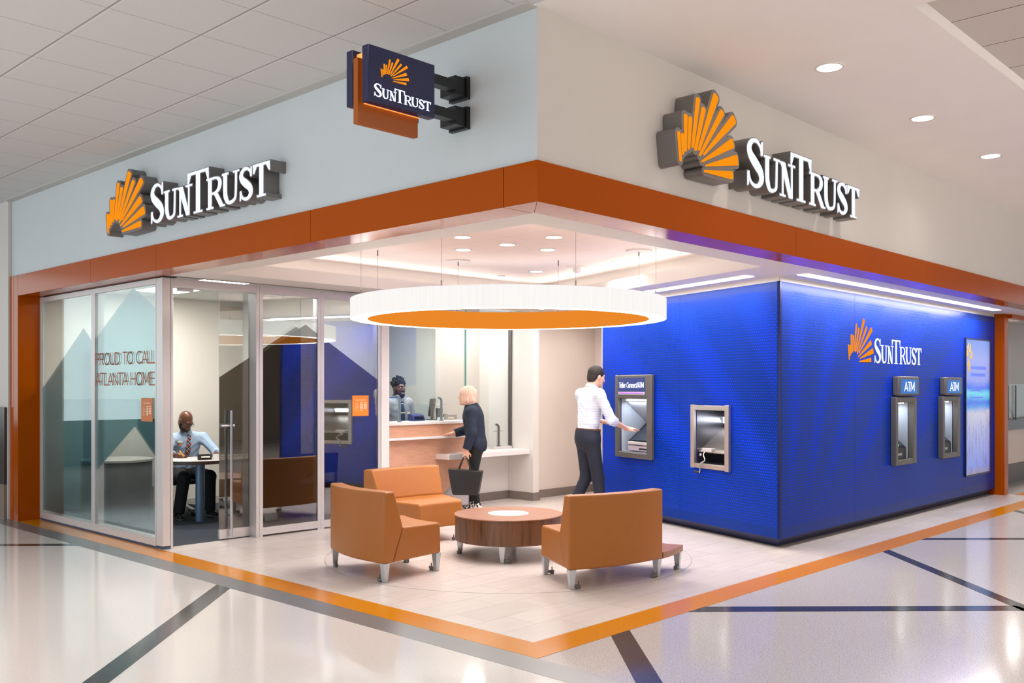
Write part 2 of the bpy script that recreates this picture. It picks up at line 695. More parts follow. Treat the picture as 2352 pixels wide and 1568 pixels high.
# ceilings
struct(MB().box(-14, .0, -12, 16, 3.87, 3.95).build('ceiling_concourse', M_tile_hall), 'grey acoustic tile ceiling of the concourse', 'ceiling')
struct(MB().box(-.075, .02, .03, 8.6, 3.855, 3.87).build('trim_11', mat('ceiling_edge_angle', (190, 186, 180), .5)), 'pale angle trim along the bulkhead top', 'trim')
struct(MB().slab([(0, .02), (0, -12), (1.58, -12), (1.58, -1.6), (22, -1.6), (22, .02)], 3.87, 4.05).build('ceiling_hall', M_ceil), 'smooth white plaster ceiling of the hall', 'ceiling')
struct(MB().box(1.58, 22, -12, -1.6, 3.945, 4.05).build('ceiling_plank', M_tile_plank), 'recessed plank ceiling at the hall', 'ceiling')

# orange portal: fascia band in panels (open joints), left and right posts
BZ0, BZ1 = 2.70, 2.947
ytop = [0.0]
band = MB()
band.slab([(0, 0), (.262, .262), (.262, .277), (0, .277)], BZ0, BZ1)
for y0, y1 in ((.281, 2.31), (2.314, 4.82), (4.824, 6.29), (6.294, 8.355)):
    band.box(0, .262, y0, y1, BZ0, BZ1)
struct(band.build('trim_12', M_orange, bevel=(.002, 1)), 'glossy orange fascia band along the left front', 'fascia')
band = MB()
band.slab([(0, 0), (3.24, 0), (3.24, .262), (.262, .262)], BZ0, BZ1)
for x0, x1 in ((3.244, 6.20), (6.204, 9.92), (9.924, 18)):
    band.box(x0, x1, 0, .262, BZ0, BZ1)
struct(band.build('trim_13', M_orange, bevel=(.002, 1)), 'glossy orange fascia band along the right front', 'fascia')
struct(MB().box(0, .26, 8.36, 8.50, 0, BZ1).box(.0, .26, 8.505, 8.62, 0, BZ1).build('trim_14', M_orange, bevel=(.002, 1)),
       'orange post at the left end of the portal', 'post')
struct(MB().box(11.12, 11.30, .655, 1.4, 0, 2.70).build('trim_15', M_orange, bevel=(.002, 1)), 'orange post at the right end of the blue wall', 'post')
struct(MB().box(11.30, 18, .60, .68, 2.64, 2.70).build('trim_16', M_orange), 'orange lintel edge beyond the right post', 'trim')

# soffit with the angled coffer (four pieces round the opening)
CA, CB, CC, CD = (.54, .54), (3.65, .54), (5.095, 4.6), (.5, 4.6)
sof = MB()
sof.slab([(.262, .262), (18, .262), (18, .54), (.262, .54)], 2.70, 2.74)
sof.slab([(.262, .54), (.54, .54), (.5, 4.6), (.262, 4.6)], 2.70, 2.74)
sof.slab([(.262, 4.6), (9, 4.6), (9, 5.6), (3.1, 5.6), (3.1, 5.09), (.262, 5.09)], 2.70, 2.74)
sof.slab([(3.65, .54), (13, .54), (13, 4.6), (5.095, 4.6)], 2.70, 2.74)
struct(sof.build('ceiling_soffit', M_white), 'flat white soffit framing the lobby ceiling recess', 'ceiling')
# coffer lips
w = .05
lip = MB()
lip.slab([(3.65, .54), (5.095, 4.6), (5.095 + w, 4.6), (3.65 + w, .54)], 2.74, 2.825)
lip.slab([(.5, 4.6), (5.095 + w, 4.6), (5.095 + w, 4.6 + w), (.5, 4.6 + w)], 2.74, 2.825)
lip.slab([(.49, .49), (3.65, .49), (3.65, .54), (.49, .54)], 2.74, 2.99)
lip.slab([(.45, .54), (.5, .54), (.5, 4.6), (.45, 4.6)], 2.74, 2.99)
struct(lip.build('trim_17', M_white), 'white upstand around the lobby ceiling recess', 'trim')
up = MB()
up.slab([(.3, .3), (5.2, .3), (6.2, 5.2), (.3, 5.2)], 3.0, 3.06)
struct(up.build('ceiling_lobby', M_tile_lobby), 'raised acoustic tile ceiling of the lobby', 'ceiling')
bw = MB()
bw.slab([(4.10, .54), (5.56, 4.95), (5.60, 4.95), (4.14, .54)], 2.74, 3.0)
bw.slab([(.3, 4.95), (5.6, 4.95), (5.6, 4.99), (.3, 4.99)], 2.74, 3.0)
struct(bw.build('trim_18', M_white), 'glowing back of the ceiling light trough', 'trim')

# ------------------------------------------------------------------ setting: blue clad machine room
def along(t, off=0.0):
    """point on the angled cladding wall, `off` metres out from it"""
    return (B0[0] + BU[0] * t - BU[1] * off, B0[1] + BU[1] * t + BU[0] * off)


TE = 3.27
ROT_B = atan2(BU[1], BU[0])


def cells(us, vs, holes):
    """rectangles between the cuts us x vs, leaving the holes out"""
    for u0, u1 in zip(us[:-1], us[1:]):
        run = None
        for v0, v1 in zip(vs[:-1], vs[1:]):
            cu_, cv_ = (u0 + u1) / 2, (v0 + v1) / 2
            if any(h[0] < cu_ < h[1] and h[2] < cv_ < h[3] for h in holes):
                if run:
                    yield (u0, u1, run[0], run[1])
                run = None
            else:
                run = (run[0], v1) if run else (v0, v1)
        if run:
            yield (u0, u1, run[0], run[1])


AX = (0.0, 1.564)                      # the two cash machines of the front wall
H_FRONT = [(7.27 + a, 7.74 + a, .73, 1.42) for a in AX]
H_FRONT.append((9.79, 10.86, .35, 2.30))
H_SIDE = [(2.22, 2.83, .81, 1.467), (.80, 1.315, .765, 1.355)]
fr = MB()
cuts = sorted({4.462, 6.20, 6.203, 9.72, 9.723, 11.118} | {h[i] for h in H_FRONT for i in (0, 1)})
vc = sorted({.10, 2.655} | {h[i] for h in H_FRONT for i in (2, 3)})
for u0, u1, v0, v1 in cells(cuts, vc, H_FRONT):
    if u1 - u0 > .01:
        fr.box(u0, u1, .79, .82, v0, v1)
fo = struct(fr.build('wall_blue_front', M_perf_front), 'blue perforated metal wall with the cash machines, facing the hall', 'wall')
k = MB().add([(4.46, .79, .10), (11.12, .79, .10), (11.12, .905, 0), (4.623, .905, 0), (4.50, .82, .10), (11.12, .82, .10), (11.12, .94, 0), (4.64, .94, 0)],
             [(0, 1, 2, 3), (4, 5, 6, 7), (0, 1, 5, 4), (3, 2, 6, 7), (0, 4, 7, 3), (1, 2, 6, 5)])
k.build('kick_plate', M_kick, fo)
MB().box(4.47, 11.12, .80, .83, 2.655, 2.70).build('head_strip', M_white, fo)
sd = MB()
cuts = sorted({.002, 1.62, 1.623, TE} | {h[i] for h in H_SIDE for i in (0, 1)})
vc = sorted({.10, 2.655} | {h[i] for h in H_SIDE for i in (2, 3)})
for u0, u1, v0, v1 in cells(cuts, vc, H_SIDE):
    if u1 - u0 > .01:
        sd.slab([along(u0), along(u1), along(u1, -.03), along(u0, -.03)], v0, v1)
so = struct(sd.build('wall_blue_side', M_perf_side), 'blue perforated metal wall angled into the lobby', 'wall')
a, b, c, d = along(0), along(TE), along(TE, -.115), along(.164, -.115)
MB().add([a + (.10,), b + (.10,), c + (0,), d + (0,), along(0, -.03) + (.10,), along(TE, -.03) + (.10,), along(TE, -.15) + (0,), along(.2, -.15) + (0,)],
         [(0, 1, 2, 3), (4, 5, 6, 7), (0, 1, 5, 4), (3, 2, 6, 7), (0, 4, 7, 3), (1, 2, 6, 5)]).build('kick_plate', M_kick, so)
MB().slab([along(.01, -.012), along(TE, -.012), along(TE, -.04), along(.01, -.04)], 2.655, 2.70).build('head_strip', M_white, so)
MB().slab([along(TE, .006), along(TE + .012, .006), along(TE + .012, -.15), along(TE, -.15)], 0, 2.70).build('end_strip', M_alu, so)
MB().box(4.445, 4.47, .775, .80, .10, 2.655).build('corner_post', M_kick, so)
# room behind the end of the angled wall
struct(MB().slab([along(TE + .012, -.01), along(TE + .012, -.15), (7.42, 4.1), (7.42, 4.25), along(TE + .05, -.05)], 0, 2.70).build('wall_passage', M_pink), 'short white wall behind the end of the blue wall', 'wall')

# ------------------------------------------------------------------ setting: back of the lobby
struct(MB().box(5.89, 7.40, 5.45, 5.6, 0, 2.70).build('wall_back', M_pink), 'plain pale wall at the back of the lobby', 'wall')
struct(MB().box(5.77, 5.89, 5.27, 6.6, 0, 2.70).build('wall_pier', M_white), 'white pier at the end of the teller line', 'wall')
dr = struct(MB().box(7.40, 7.5, 4.1, 5.6, 0, 2.70).build('wall_passage_side', M_pink), 'side wall of the passage', 'wall')
struct(MB().box(7.375, 7.40, 4.9, 4.96, 0, 2.12).box(7.375, 7.40, 4.2, 4.26, 0, 2.12).box(7.375, 7.40, 4.2, 4.96, 2.06, 2.12).build('door_2', M_alu), 'door trim in the passage', 'door frame')
bb = MB().box(5.904, 7.387, 5.437, 5.449, 0, .115)
struct(bb.build('baseboard_back', M_base), 'taupe baseboard of the back wall', 'baseboard')
bb = MB().slab([(5.757, 5.744), (5.757, 5.257), (5.903, 5.257), (5.903, 5.449), (5.891, 5.449), (5.891, 5.269), (5.769, 5.269), (5.769, 5.744)], .0, .115)
struct(bb.build('baseboard_pier', M_base), 'taupe baseboard wrapped around the white pier', 'baseboard')
struct(MB().box(7.388, 7.402, 4.1, 5.45, 0, .115).build('baseboard_passage', M_base), 'taupe baseboard in the passage', 'baseboard')
struct(MB().box(4.3, 5.77, 5.76, 5.86, 0, .70).build('wall_knee', M_white), 'low white wall under the writing shelf', 'wall')
struct(MB().box(4.3, 5.756, 5.745, 5.759, 0, .115).build('baseboard_knee', M_base), 'taupe baseboard under the writing shelf', 'baseboard')
# teller room behind the glass
struct(MB().box(2.9, 5.30, 7.9, 8.0, 0, 2.9).build('wall_teller_back', M_teal), 'pale grey-green back wall behind the teller', 'wall')
struct(MB().box(4.98, 5.77, 6.35, 6.45, 0, 2.9).build('wall_teller_right', M_pink), 'pale wall close behind the glass right of the teller', 'wall')
struct(MB().box(5.2, 5.3, 6.45, 8.0, 0, 2.9).build('wall_teller_side', M_teal), 'side wall of the teller room', 'wall')
struct(MB().box(3.0, 5.3, 5.7, 8.0, 2.85, 2.92).build('ceiling_teller', M_ceil), 'ceiling of the teller room', 'ceiling')
struct(MB().box(3.051, 5.77, 5.752, 8.0, -.05, .0).build('floor_teller', mat('grey_carpet', (90, 90, 96), .9)), 'floor of the teller room', 'floor')
dd = struct(MB().box(4.17, 5.03, 7.875, 7.898, 0, 2.07).build('door_3', paint('paint_door_grey', (214, 217, 216), .45)), 'plain grey door behind the teller', 'door')
MB().box(4.13, 4.165, 7.87, 7.90, 0, 2.105).box(5.035, 5.07, 7.87, 7.90, 0, 2.105).box(4.13, 5.07, 7.87, 7.90, 2.075, 2.105).build('door_frame', mat('door_frame_grey', (170, 174, 174), .4), dd)

# ------------------------------------------------------------------ setting: glazed office
struct(MB().box(.26, 2.99, 5.31, 8.36, -.05, .0).build('floor_office', mat('navy_carpet', (44, 49, 60), .95)), 'dark blue carpet of the office', 'floor')
g_ = NG(MATS['navy_carpet'])
g_.color(g_.mix(g_.noise(g_.scalevec(g_.coords()[3], (1, 5, 1)), 70, 2, .7), lin(30, 34, 44), lin(62, 68, 80)))
struct(MB().box(.262, 2.99, 8.3, 8.4, 0, 2.9).build('wall_office_back', M_cream), 'cream back wall of the office', 'wall')
struct(MB().box(2.985, 3.10, 5.21, 8.4, 0, 2.9).build('wall_office_side', M_white), 'white wall between office and teller line', 'wall')
struct(MB().box(.262, 2.99, 5.26, 8.35, 2.80, 2.86).build('ceiling_office', M_tile_office), 'tiled ceiling of the office', 'ceiling')
struct(MB().box(.40, 2.98, 8.285, 8.302, 0, .10).build('baseboard_office', mat('baseboard_light', (186, 184, 178), .5)), 'baseboard of the office', 'baseboard')
struct(MB().box(.27, 2.98, 5.09, 5.2, 2.703, 2.72).build('trim_19', M_gap_shade), 'taupe strip coloured as the shaded gap over the office front', 'trim')  # flat strip; the shade of the recess is put into its taupe
struct(MB().box(.255, .40, 5.2, 8.36, 2.697, 2.80).build('trim_20', M_dark), 'dark closing strip over the office side glass', 'trim')
o = MB().box(.256, .35, 5.205, 8.36, .0, .022)
struct(o.build('trim_21', mat('blue_grey_sill_gasket', (70, 82, 110), .5)), 'dark gasket under the office side glass', 'trim')

GX = .25
# side windows: frame (box section), pane, film
def side_window(name, y0, y1, label, films, s0=.045):
    f = MB()
    d = .10
    f.box(GX, GX + d, y0, y0 + s0, .022, 2.69)
    f.box(GX, GX + d, y1 - .045, y1, .022, 2.69)
    f.box(GX, GX + d, y0 + s0, y1 - .045, .022, .10)
    f.box(GX, GX + d, y0 + s0, y1 - .045, 2.635, 2.69)
    root = bpy.data.objects.new(name, None)
    COL.objects.link(root)
    struct(root, label, 'window')
    f.build('window_frame', M_alu, root)
    MB().box(GX + .008, GX + .018, y0 + s0, y1 - .045, .10, 2.635).build('pane', M_glass_side, root)
    for nm, m, poly in films:
        MB().prism(poly, GX + .0182, GX + .0192, lambda u, v, d: (d, u, v)).build(nm, m, root)
    return root


M_film_a = film('film_grey_blue', (170, 200, 206), .15, (170, 200, 208))
M_film_b = film('film_grey_blue_pale', (182, 210, 214), .14, (186, 214, 218))
M_film_c = film('film_taupe', (176, 168, 158), .16, (120, 114, 108))
side_window('window_1', 6.825, 8.36, 'far side window of the glass office', [
    ('window_film', M_film_a, [(8.31, 1.60), (7.124, 2.271), (6.872, 2.10), (6.872, .12), (8.31, .12)]),
    ('window_film', M_film_b, [(7.139, 1.928), (6.872, 2.095), (6.872, .3), (7.139, .3)])])
side_window('window_2', 5.335, 6.823, 'near side window of the glass office', [
    ('window_film', M_film_b, [(6.776, 2.155), (5.9, 2.632), (5.87, 2.632), (5.36, 2.39), (5.36, .89), (5.845, 1.201), (6.776, .69)]),
    ('window_film', M_film_a, [(5.78, 1.5), (5.36, 1.25), (5.36, .89), (5.78, 1.159)])], .022)
# corner post between side and front glazing
struct(MB().box(.25, .335, 5.2, 5.332, .03, 2.69).build('trim_22', M_alu, bevel=(.002, 1)), 'pale aluminium corner post of the office', 'post')
# office front along X at y = 5.2
FY = 5.2
def front_window(name, x0, x1, label, films):
    f = MB()
    f.box(x0, x0 + .042, FY, FY + .09, .0, 2.69)
    f.box(x1 - .042, x1, FY, FY + .09, .0, 2.69)
    f.box(x0 + .042, x1 - .042, FY, FY + .09, .02, .10)
    f.box(x0 + .042, x1 - .042, FY, FY + .09, 2.61, 2.69)
    root = bpy.data.objects.new(name, None)
    COL.objects.link(root)
    struct(root, label, 'window')
    f.build('window_frame', M_alu, root)
    MB().box(x0 + .042, x1 - .042, FY + .008, FY + .018, .10, 2.61).build('pane', M_glass, root)
    for nm, m, poly in films:
        MB().prism(poly, FY + .0182, FY + .0192, lambda u, v, d: (u, d, v)).build(nm, m, root)
    return root


ridge = lambda x: 1.668 + .606 * (x - .882)
ridge2 = lambda x: 2.104 - .598 * (x - 2.267)
xa = (2.104 + .598 * 2.267 - 1.668 + .606 * .882) / (.606 + .598)
front_window('window_3', 1.338, 2.125, 'front window of the glass office beside the sliding door', [
    ('window_film', M_film_c, [(1.38, .1), (2.083, .1), (2.083, min(ridge(2.083), ridge2(2.083)))] + ([(xa, ridge(xa))] if xa < 2.08 else []) + [(1.38, ridge(1.38))])])
front_window('window_4', 2.127, 2.985, 'front window of the glass office with the hours notice', [
    ('window_film', M_film_c, [(2.169, .1), (2.943, .1), (2.943, ridge2(2.943)), (2.169, ridge2(2.169))])])
MATS['x'] = M_film_c
# door portal: jambs and head
struct(MB().box(.338, .362, FY, FY + .13, 0, 2.69).box(1.298, 1.336, FY, FY + .16, 0, 2.69).box(.362, 1.298, FY, FY + .13, 2.612, 2.69).build('trim_23', M_alu, bevel=(.002, 1)),
       'pale aluminium frame of the office doorway', 'door frame')
dleaf = bpy.data.objects.new('door_1', None)
COL.objects.link(dleaf)
struct(dleaf, 'sliding glass leaf of the office door, half open', 'door')
MB().box(.942, 1.95, 5.335, 5.347, .10, 2.62).build('pane', M_glass, dleaf)
MB().box(.938, 1.95, 5.325, 5.357, .008, .108).build('bottom_rail', M_alu, dleaf)
MB().prism([(.95, .108), (1.95, .108), (1.95, ridge2(2.0)), (1.9, ridge(1.9)), (.95, ridge(.95))], 5.349, 5.3505, lambda u, v, d: (u, d, v)).build('window_film', M_film_c, dleaf)
for yy in (5.285, 5.397):
    h = MB().tube([(1.055, yy, .03), (1.055, yy, 1.36)], .0145, 14)
    for zz in (.25, 1.17):
        h.tube([(1.055, yy, zz), (1.055, 5.335 if yy < 5.34 else 5.347, zz)], .011, 10)
    h.build('door_handle', M_chrome, dleaf, smooth=50)
MB().tube([(.945, 5.31, 1.20), (1.10, 5.31, 1.20)], .018, 14).build('lock_barrel', M_chrome, dleaf, smooth=50)
# white pilaster right of the office
struct(MB().box(2.986, 3.105, 5.19, 5.21, 0, 2.70).build('trim_24', M_white), 'white edge panel between office and teller counter', 'trim')

# right-hand background beyond the post
struct(MB().slab([(11.3, 2.2), (22, 2.2), (22, 2.35), (11.3, 2.35)], 0, 3.0).build('wall_far_right', M_white), 'white wall of the next shop beyond the orange post', 'wall')
struct(MB().box(11.3, 22, .68, 2.2, 2.9, 3.0).build('ceiling_far_right', M_ceil), 'ceiling of the next shop', 'ceiling')

# ------------------------------------------------------------------ lettering
# strokes of a light sans (cap height 1, x-height .68); each glyph: advance, polylines


def arc(cx, cy, rx, ry, a0, a1, n=10):
    return [(cx + rx * cos(radians(a0 + (a1 - a0) * i / n)), cy + ry * sin(radians(a0 + (a1 - a0) * i / n))) for i in range(n + 1)]


STROKE = {
    'P': (.62, [[(.06, 0), (.06, 1), (.32, 1)] + arc(.32, .74, .24, .26, 90, -90) + [(.06, .48)]]),
    'R': (.64, [[(.06, 0), (.06, 1), (.32, 1)] + arc(.32, .74, .24, .26, 90, -90) + [(.06, .48)], [(.30, .48), (.58, 0)]]),
    'O': (.86, [arc(.43, .5, .36, .5, 0, 360, 28)]),
    'U': (.70, [[(.06, 1), (.06, .3)] + arc(.34, .3, .28, .3, 180, 360) + [(.62, 1)]]),
    'D': (.74, [[(.06, 0), (.06, 1), (.26, 1)] + arc(.26, .5, .40, .5, 90, -90) + [(.06, 0)]]),
    'T': (.58, [[(.0, 1), (.56, 1)], [(.28, 1), (.28, 0)]]),
    'C': (.76, [arc(.45, .5, .38, .5, 50, 310, 20)]),
    'A': (.70, [[(.02, 0), (.35, 1), (.68, 0)], [(.12, .3), (.58, .3)]]),
    'L': (.50, [[(.06, 1), (.06, 0), (.46, 0)]]),
    'N': (.74, [[(.06, 0), (.06, 1), (.66, 0), (.66, 1)]]),
    'H': (.72, [[(.06, 0), (.06, 1)], [(.64, 0), (.64, 1)], [(.06, .5), (.64, .5)]]),
    'M': (.86, [[(.06, 0), (.08, 1), (.43, .2), (.78, 1), (.80, 0)]]),
    'E': (.54, [[(.48, 1), (.06, 1), (.06, 0), (.48, 0)], [(.06, .52), (.44, .52)]]),
    ' ': (.34, []),
    '/': (.40, [[(.02, -.08), (.38, 1.08)]]),
    'e': (.58, [[(.07, .36), (.47, .36)] + arc(.27, .34, .21, .34, 5, 310, 18)]),
    'l': (.27, [[(.07, 1), (.07, .0), (.13, 0)]]),
    'r': (.40, [[(.07, 0), (.07, .66)], [(.07, .42)] + arc(.25, .42, .18, .24, 180, 75, 6)]),
    'o': (.60, [arc(.28, .34, .22, .34, 0, 360, 20)]),
    'n': (.60, [[(.07, 0), (.07, .66)], [(.07, .42)] + arc(.27, .44, .20, .22, 180, 0, 8) + [(.47, 0)]]),
    'c': (.54, [arc(.28, .34, .21, .34, 50, 310, 14)]),
    't': (.40, [[(.12, .9), (.12, .1), (.26, .0)], [(.0, .66), (.28, .66)]]),
}


def stroke_text(mb, text, height, width, mp, d0, d1, weight=.085):
    """text of cap height `height`, squeezed to total `width`; mp(u, v, d)"""
    adv = sum(STROKE[ch][0] for ch in text) - .06
    sx = width / adv
    x = 0.0
    hw = weight * height / 2
    for ch in text:
        a, lines = STROKE[ch]
        for pl in lines:
            pts = [((x + px) * sx, py * height) for px, py in pl]
            for p, q in zip(pts[:-1], pts[1:]):
                dx, dy = q[0] - p[0], q[1] - p[1]
                L = hypot(dx, dy) or 1e-6
                nx, ny = -dy / L * hw, dx / L * hw
                ex, ey = dx / L * hw * .55, dy / L * hw * .55
                mb.prism([(p[0] - ex + nx, p[1] - ey + ny), (p[0] - ex - nx, p[1] - ey - ny), (q[0] + ex - nx, q[1] + ey - ny), (q[0] + ex + nx, q[1] + ey + ny)], d0, d1, mp)
        x += a
    return mb


def font_mesh(text, size, mp, width=None):
    """the built-in font as flat faces mapped by mp(u, v)"""
    cu = bpy.data.curves.new('lettering', 'FONT')
    cu.body = text
    cu.size = size
    o = bpy.data.objects.new('lettering', cu)
    COL.objects.link(o)
    dg = bpy.context.evaluated_depsgraph_get()
    me = bpy.data.meshes.new_from_object(o.evaluated_get(dg))
    vs = [tuple(v.co) for v in me.vertices]
    fs = [tuple(p.vertices) for p in me.polygons]
    bpy.data.objects.remove(o)
    bpy.data.curves.remove(cu)
    bpy.data.meshes.remove(me)
    if width and vs:
        k = width / (max(v[0] for v in vs) - min(v[0] for v in vs))
    else:
        k = 1
    mb = MB()
    mb.add([mp(v[0] * k, v[1]) for v in vs], fs)
    return mb


# serif letters of the sign, drawn as stacked outlines in metres on the big channel-letter sign
def offset_poly(poly, g):
    if g == 0:
        return poly
    n = len(poly)
    area = sum(poly[i][0] * poly[(i + 1) % n][1] - poly[(i + 1) % n][0] * poly[i][1] for i in range(n))
    s = 1 if area > 0 else -1
    out = []
    for i in range(n):
        p0, p1, p2 = Vector(poly[i - 1]), Vector(poly[i]), Vector(poly[(i + 1) % n])
        a = (p1 - p0)
        b = (p2 - p1)
        if a.length < 1e-7 or b.length < 1e-7:
            out.append(tuple(p1))
            continue
        a.normalize()
        b.normalize()
        na, nb = Vector((a.y, -a.x)) * s, Vector((b.y, -b.x)) * s
        m = na + nb
        if m.length < .3:
            out.append(tuple(p1 + na * g))
            continue
        m.normalize()
        out.append(tuple(p1 + m * (g / max(.45, m.dot(na)))))
    return out


def cr(pts, n=8):
    out = []
    for i in range(len(pts) - 1):
        p0 = pts[max(i - 1, 0)]
        p1, p2 = pts[i], pts[i + 1]
        p3 = pts[min(i + 2, len(pts) - 1)]
        for k in range(n):
            t = k / n
            out.append(tuple(.5 * ((2 * b) + (-a + c) * t + (2 * a - 5 * b + 4 * c - d) * t * t + (-a + 3 * b - 3 * c + d) * t ** 3) for a, b, c, d in zip(p0, p1, p2, p3)))
    out.append(tuple(pts[-1]))
    return out


def ribbon(pts, n=6):
    """pts: (x, y, width) -> outline quads along a smooth centre line"""
    q = cr(pts, n)
    L, R = [], []
    for i in range(len(q)):
        a, b = q[max(i - 1, 0)], q[min(i + 1, len(q) - 1)]
        dx, dy = b[0] - a[0], b[1] - a[1]
        l = hypot(dx, dy) or 1
        nx, ny = -dy / l * q[i][2] / 2, dx / l * q[i][2] / 2
        L.append((q[i][0] + nx, q[i][1] + ny))
        R.append((q[i][0] - nx, q[i][1] - ny))
    return L + R[::-1]


def rect(x0, x1, y0, y1):
    return [(x0, y0), (x1, y0), (x1, y1), (x0, y1)]


def glyph(ch, w, h, T=.058, t=.022):
    """outlines of a serif capital in a box w x h"""
    s = .016                                 # serif thickness
    if ch == 'T':
        c = w * .5
        return [rect(0, w, h - t, h), rect(c - T / 2, c + T / 2, 0, h), rect(c - T * 1.15, c + T * 1.15, 0, s),
                [(0, h), (0, h - h * .27), (.012, h - h * .27), (.05, h - t), (.05, h)],
                [(w, h), (w - .05, h), (w - .05, h - t), (w - .012, h - h * .27), (w, h - h * .27)]]
    if ch == 'U':
        r = (w - T * .9) / 2
        cx = T * .95 + (w - T * .95 - .045) / 2
        pts = [(T * .5 + .022, h - s, T), (T * .5 + .022, h * .42, T), (T * .5 + .034, h * .22, T * .95), (w * .36, h * .065, T * .62),
               (w * .56, h * .05, T * .5), (w * .76, h * .14, T * .48), (w - .05, h * .34, t * 1.25), (w - .045, h - s, t * 1.2)]
        return [ribbon(pts), rect(0, T + .044, h - s, h), rect(w - .09, w, h - s, h)]
    if ch == 'N':
        return [rect(.035, .035 + t, 0, h), rect(0, .09, 0, s), rect(w - .045 - t, w - .045, 0, h), rect(w - .11, w, h - s, h),
                [(.01, h), (.03 + T * 1.05, h), (w - .045, 0), (w - .045 - T * 1.05, 0)], rect(0, .07, h - s, h)]
    if ch == 'R':
        x0 = .028
        bowl = [(x0 + T * .5, h - t / 2, t), (w * .52, h - t / 2, t), (w * .70, h * .88, T * .72), (w * .74, h * .74, T * .92),
                (w * .66, h * .58, T * .7), (w * .46, h * .49, t), (x0 + T * .5, h * .49, t)]
        return [rect(x0, x0 + T, 0, h), rect(0, x0 * 2 + T, 0, s), rect(0, x0 + T, h - s, h), ribbon(bowl),
                [(w * .38, h * .5), (w * .38 + T * 1.15, h * .5), (w - .012, 0), (w - .012 - T * 1.1, 0)], rect(w - .075, w, 0, s)]
    if ch == 'S':
        k = min(1.0, w / .25)
        pts = [(w * .86, h * .69, .012), (w * .78, h * .86, .02), (w * .55, h * .958, .026), (w * .30, h * .925, .036 * k), (w * .155, h * .79, .056 * k),
               (w * .23, h * .645, .068 * k), (w * .50, h * .505, .078 * k), (w * .77, h * .36, .070 * k), (w * .845, h * .205, .058 * k), (w * .70, h * .075, .036 * k),
               (w * .46, h * .04, .026), (w * .22, h * .12, .02), (w * .11, h * .31, .012)]
        return [ribbon(pts), [(w * .80, h * .70), (w * .90, h * .70), (w * .90, h * .985), (w * .84, h * .97)],
                [(w * .06, h * .01), (w * .12, h * .03), (w * .17, h * .30), (w * .06, h * .30)]]
    return []


LETTERS = [('S', 2.088, 2.352, 0, .368), ('U', 2.350, 2.592, .004, .268), ('N', 2.598, 2.848, .0, .268), ('T', 2.776, 3.125, .0, .366), ('R', 3.095, 3.382, .0, .268),
           ('U', 3.345, 3.606, .004, .268), ('S', 3.606, 3.812, .0, .270), ('T', 3.812, 4.046, .0, .268)]
RAYS = [[(1.182, 3.311), (1.211, 3.316), (1.234, 3.118), (1.211, 3.114)], [(1.227, 3.306), (1.258, 3.312), (1.261, 3.167), (1.242, 3.164)],
        [(1.262, 3.441), (1.303, 3.449), (1.292, 3.193), (1.272, 3.19)], [(1.322, 3.436), (1.361, 3.444), (1.333, 3.216), (1.308, 3.211)],
        [(1.415, 3.584), (1.461, 3.594), (1.381, 3.237), (1.353, 3.232)], [(1.485, 3.532), (1.535, 3.541), (1.415, 3.221), (1.388, 3.219)],
        [(1.639, 3.665), (1.705, 3.652), (1.457, 3.231), (1.432, 3.23)], [(1.732, 3.573), (1.78, 3.553), (1.467, 3.194), (1.446, 3.196)],
        [(1.894, 3.568), (1.942, 3.52), (1.518, 3.21), (1.499, 3.213)], [(1.888, 3.399), (1.91, 3.333), (1.49, 3.155), (1.478, 3.163)],
        [(1.962, 3.293), (1.962, 3.214), (1.538, 3.135), (1.535, 3.147)], [(1.903, 3.159), (1.883, 3.101), (1.521, 3.094), (1.514, 3.108)]]


def round_ray(q, g=0.0, n=5):
    """tapered ray with rounded ends through the four corners, grown by g"""
    a0, a1, b1, b0 = (Vector(p) for p in q)       # outer pair, inner pair
    A, B = (a0 + a1) / 2, (b0 + b1) / 2
    d = (A - B).normalized()
    nrm = Vector((-d.y, d.x))
    wa = abs((a1 - a0).dot(nrm)) / 2 + g
    wb = abs((b1 - b0).dot(nrm)) / 2 + g
    ra, rb = min(wa, .014 + g), min(wb, .010 + g)
    A2, B2 = A + d * (g), B - d * (g)
    out = []
    def corner(c, r, s0, a):
        for i in range(n):
            t = a + (pi / 2) * i / (n - 1)
            out.append(tuple(c + (d * cos(t) + nrm * sin(t)) * r))
    corner(A2 - d * ra - nrm * (wa - ra), ra, 0, -pi / 2)
    corner(A2 - d * ra + nrm * (wa - ra), ra, 0, 0)
    corner(B2 + d * rb + nrm * (wb - rb), rb, 0, pi / 2)
    corner(B2 + d * rb - nrm * (wb - rb), rb, 0, pi)
    return out


def ray_hub():
    """outline that joins the rays into one body (between the rays)"""
    inn, out = [], []
    for q in RAYS:
        A = (Vector(q[0]) + Vector(q[1])) / 2
        B = (Vector(q[2]) + Vector(q[3])) / 2
        inn.append(tuple(B + (B - A).normalized() * .02))
        out.append(tuple(B + (A - B) * .80))
    return inn, out


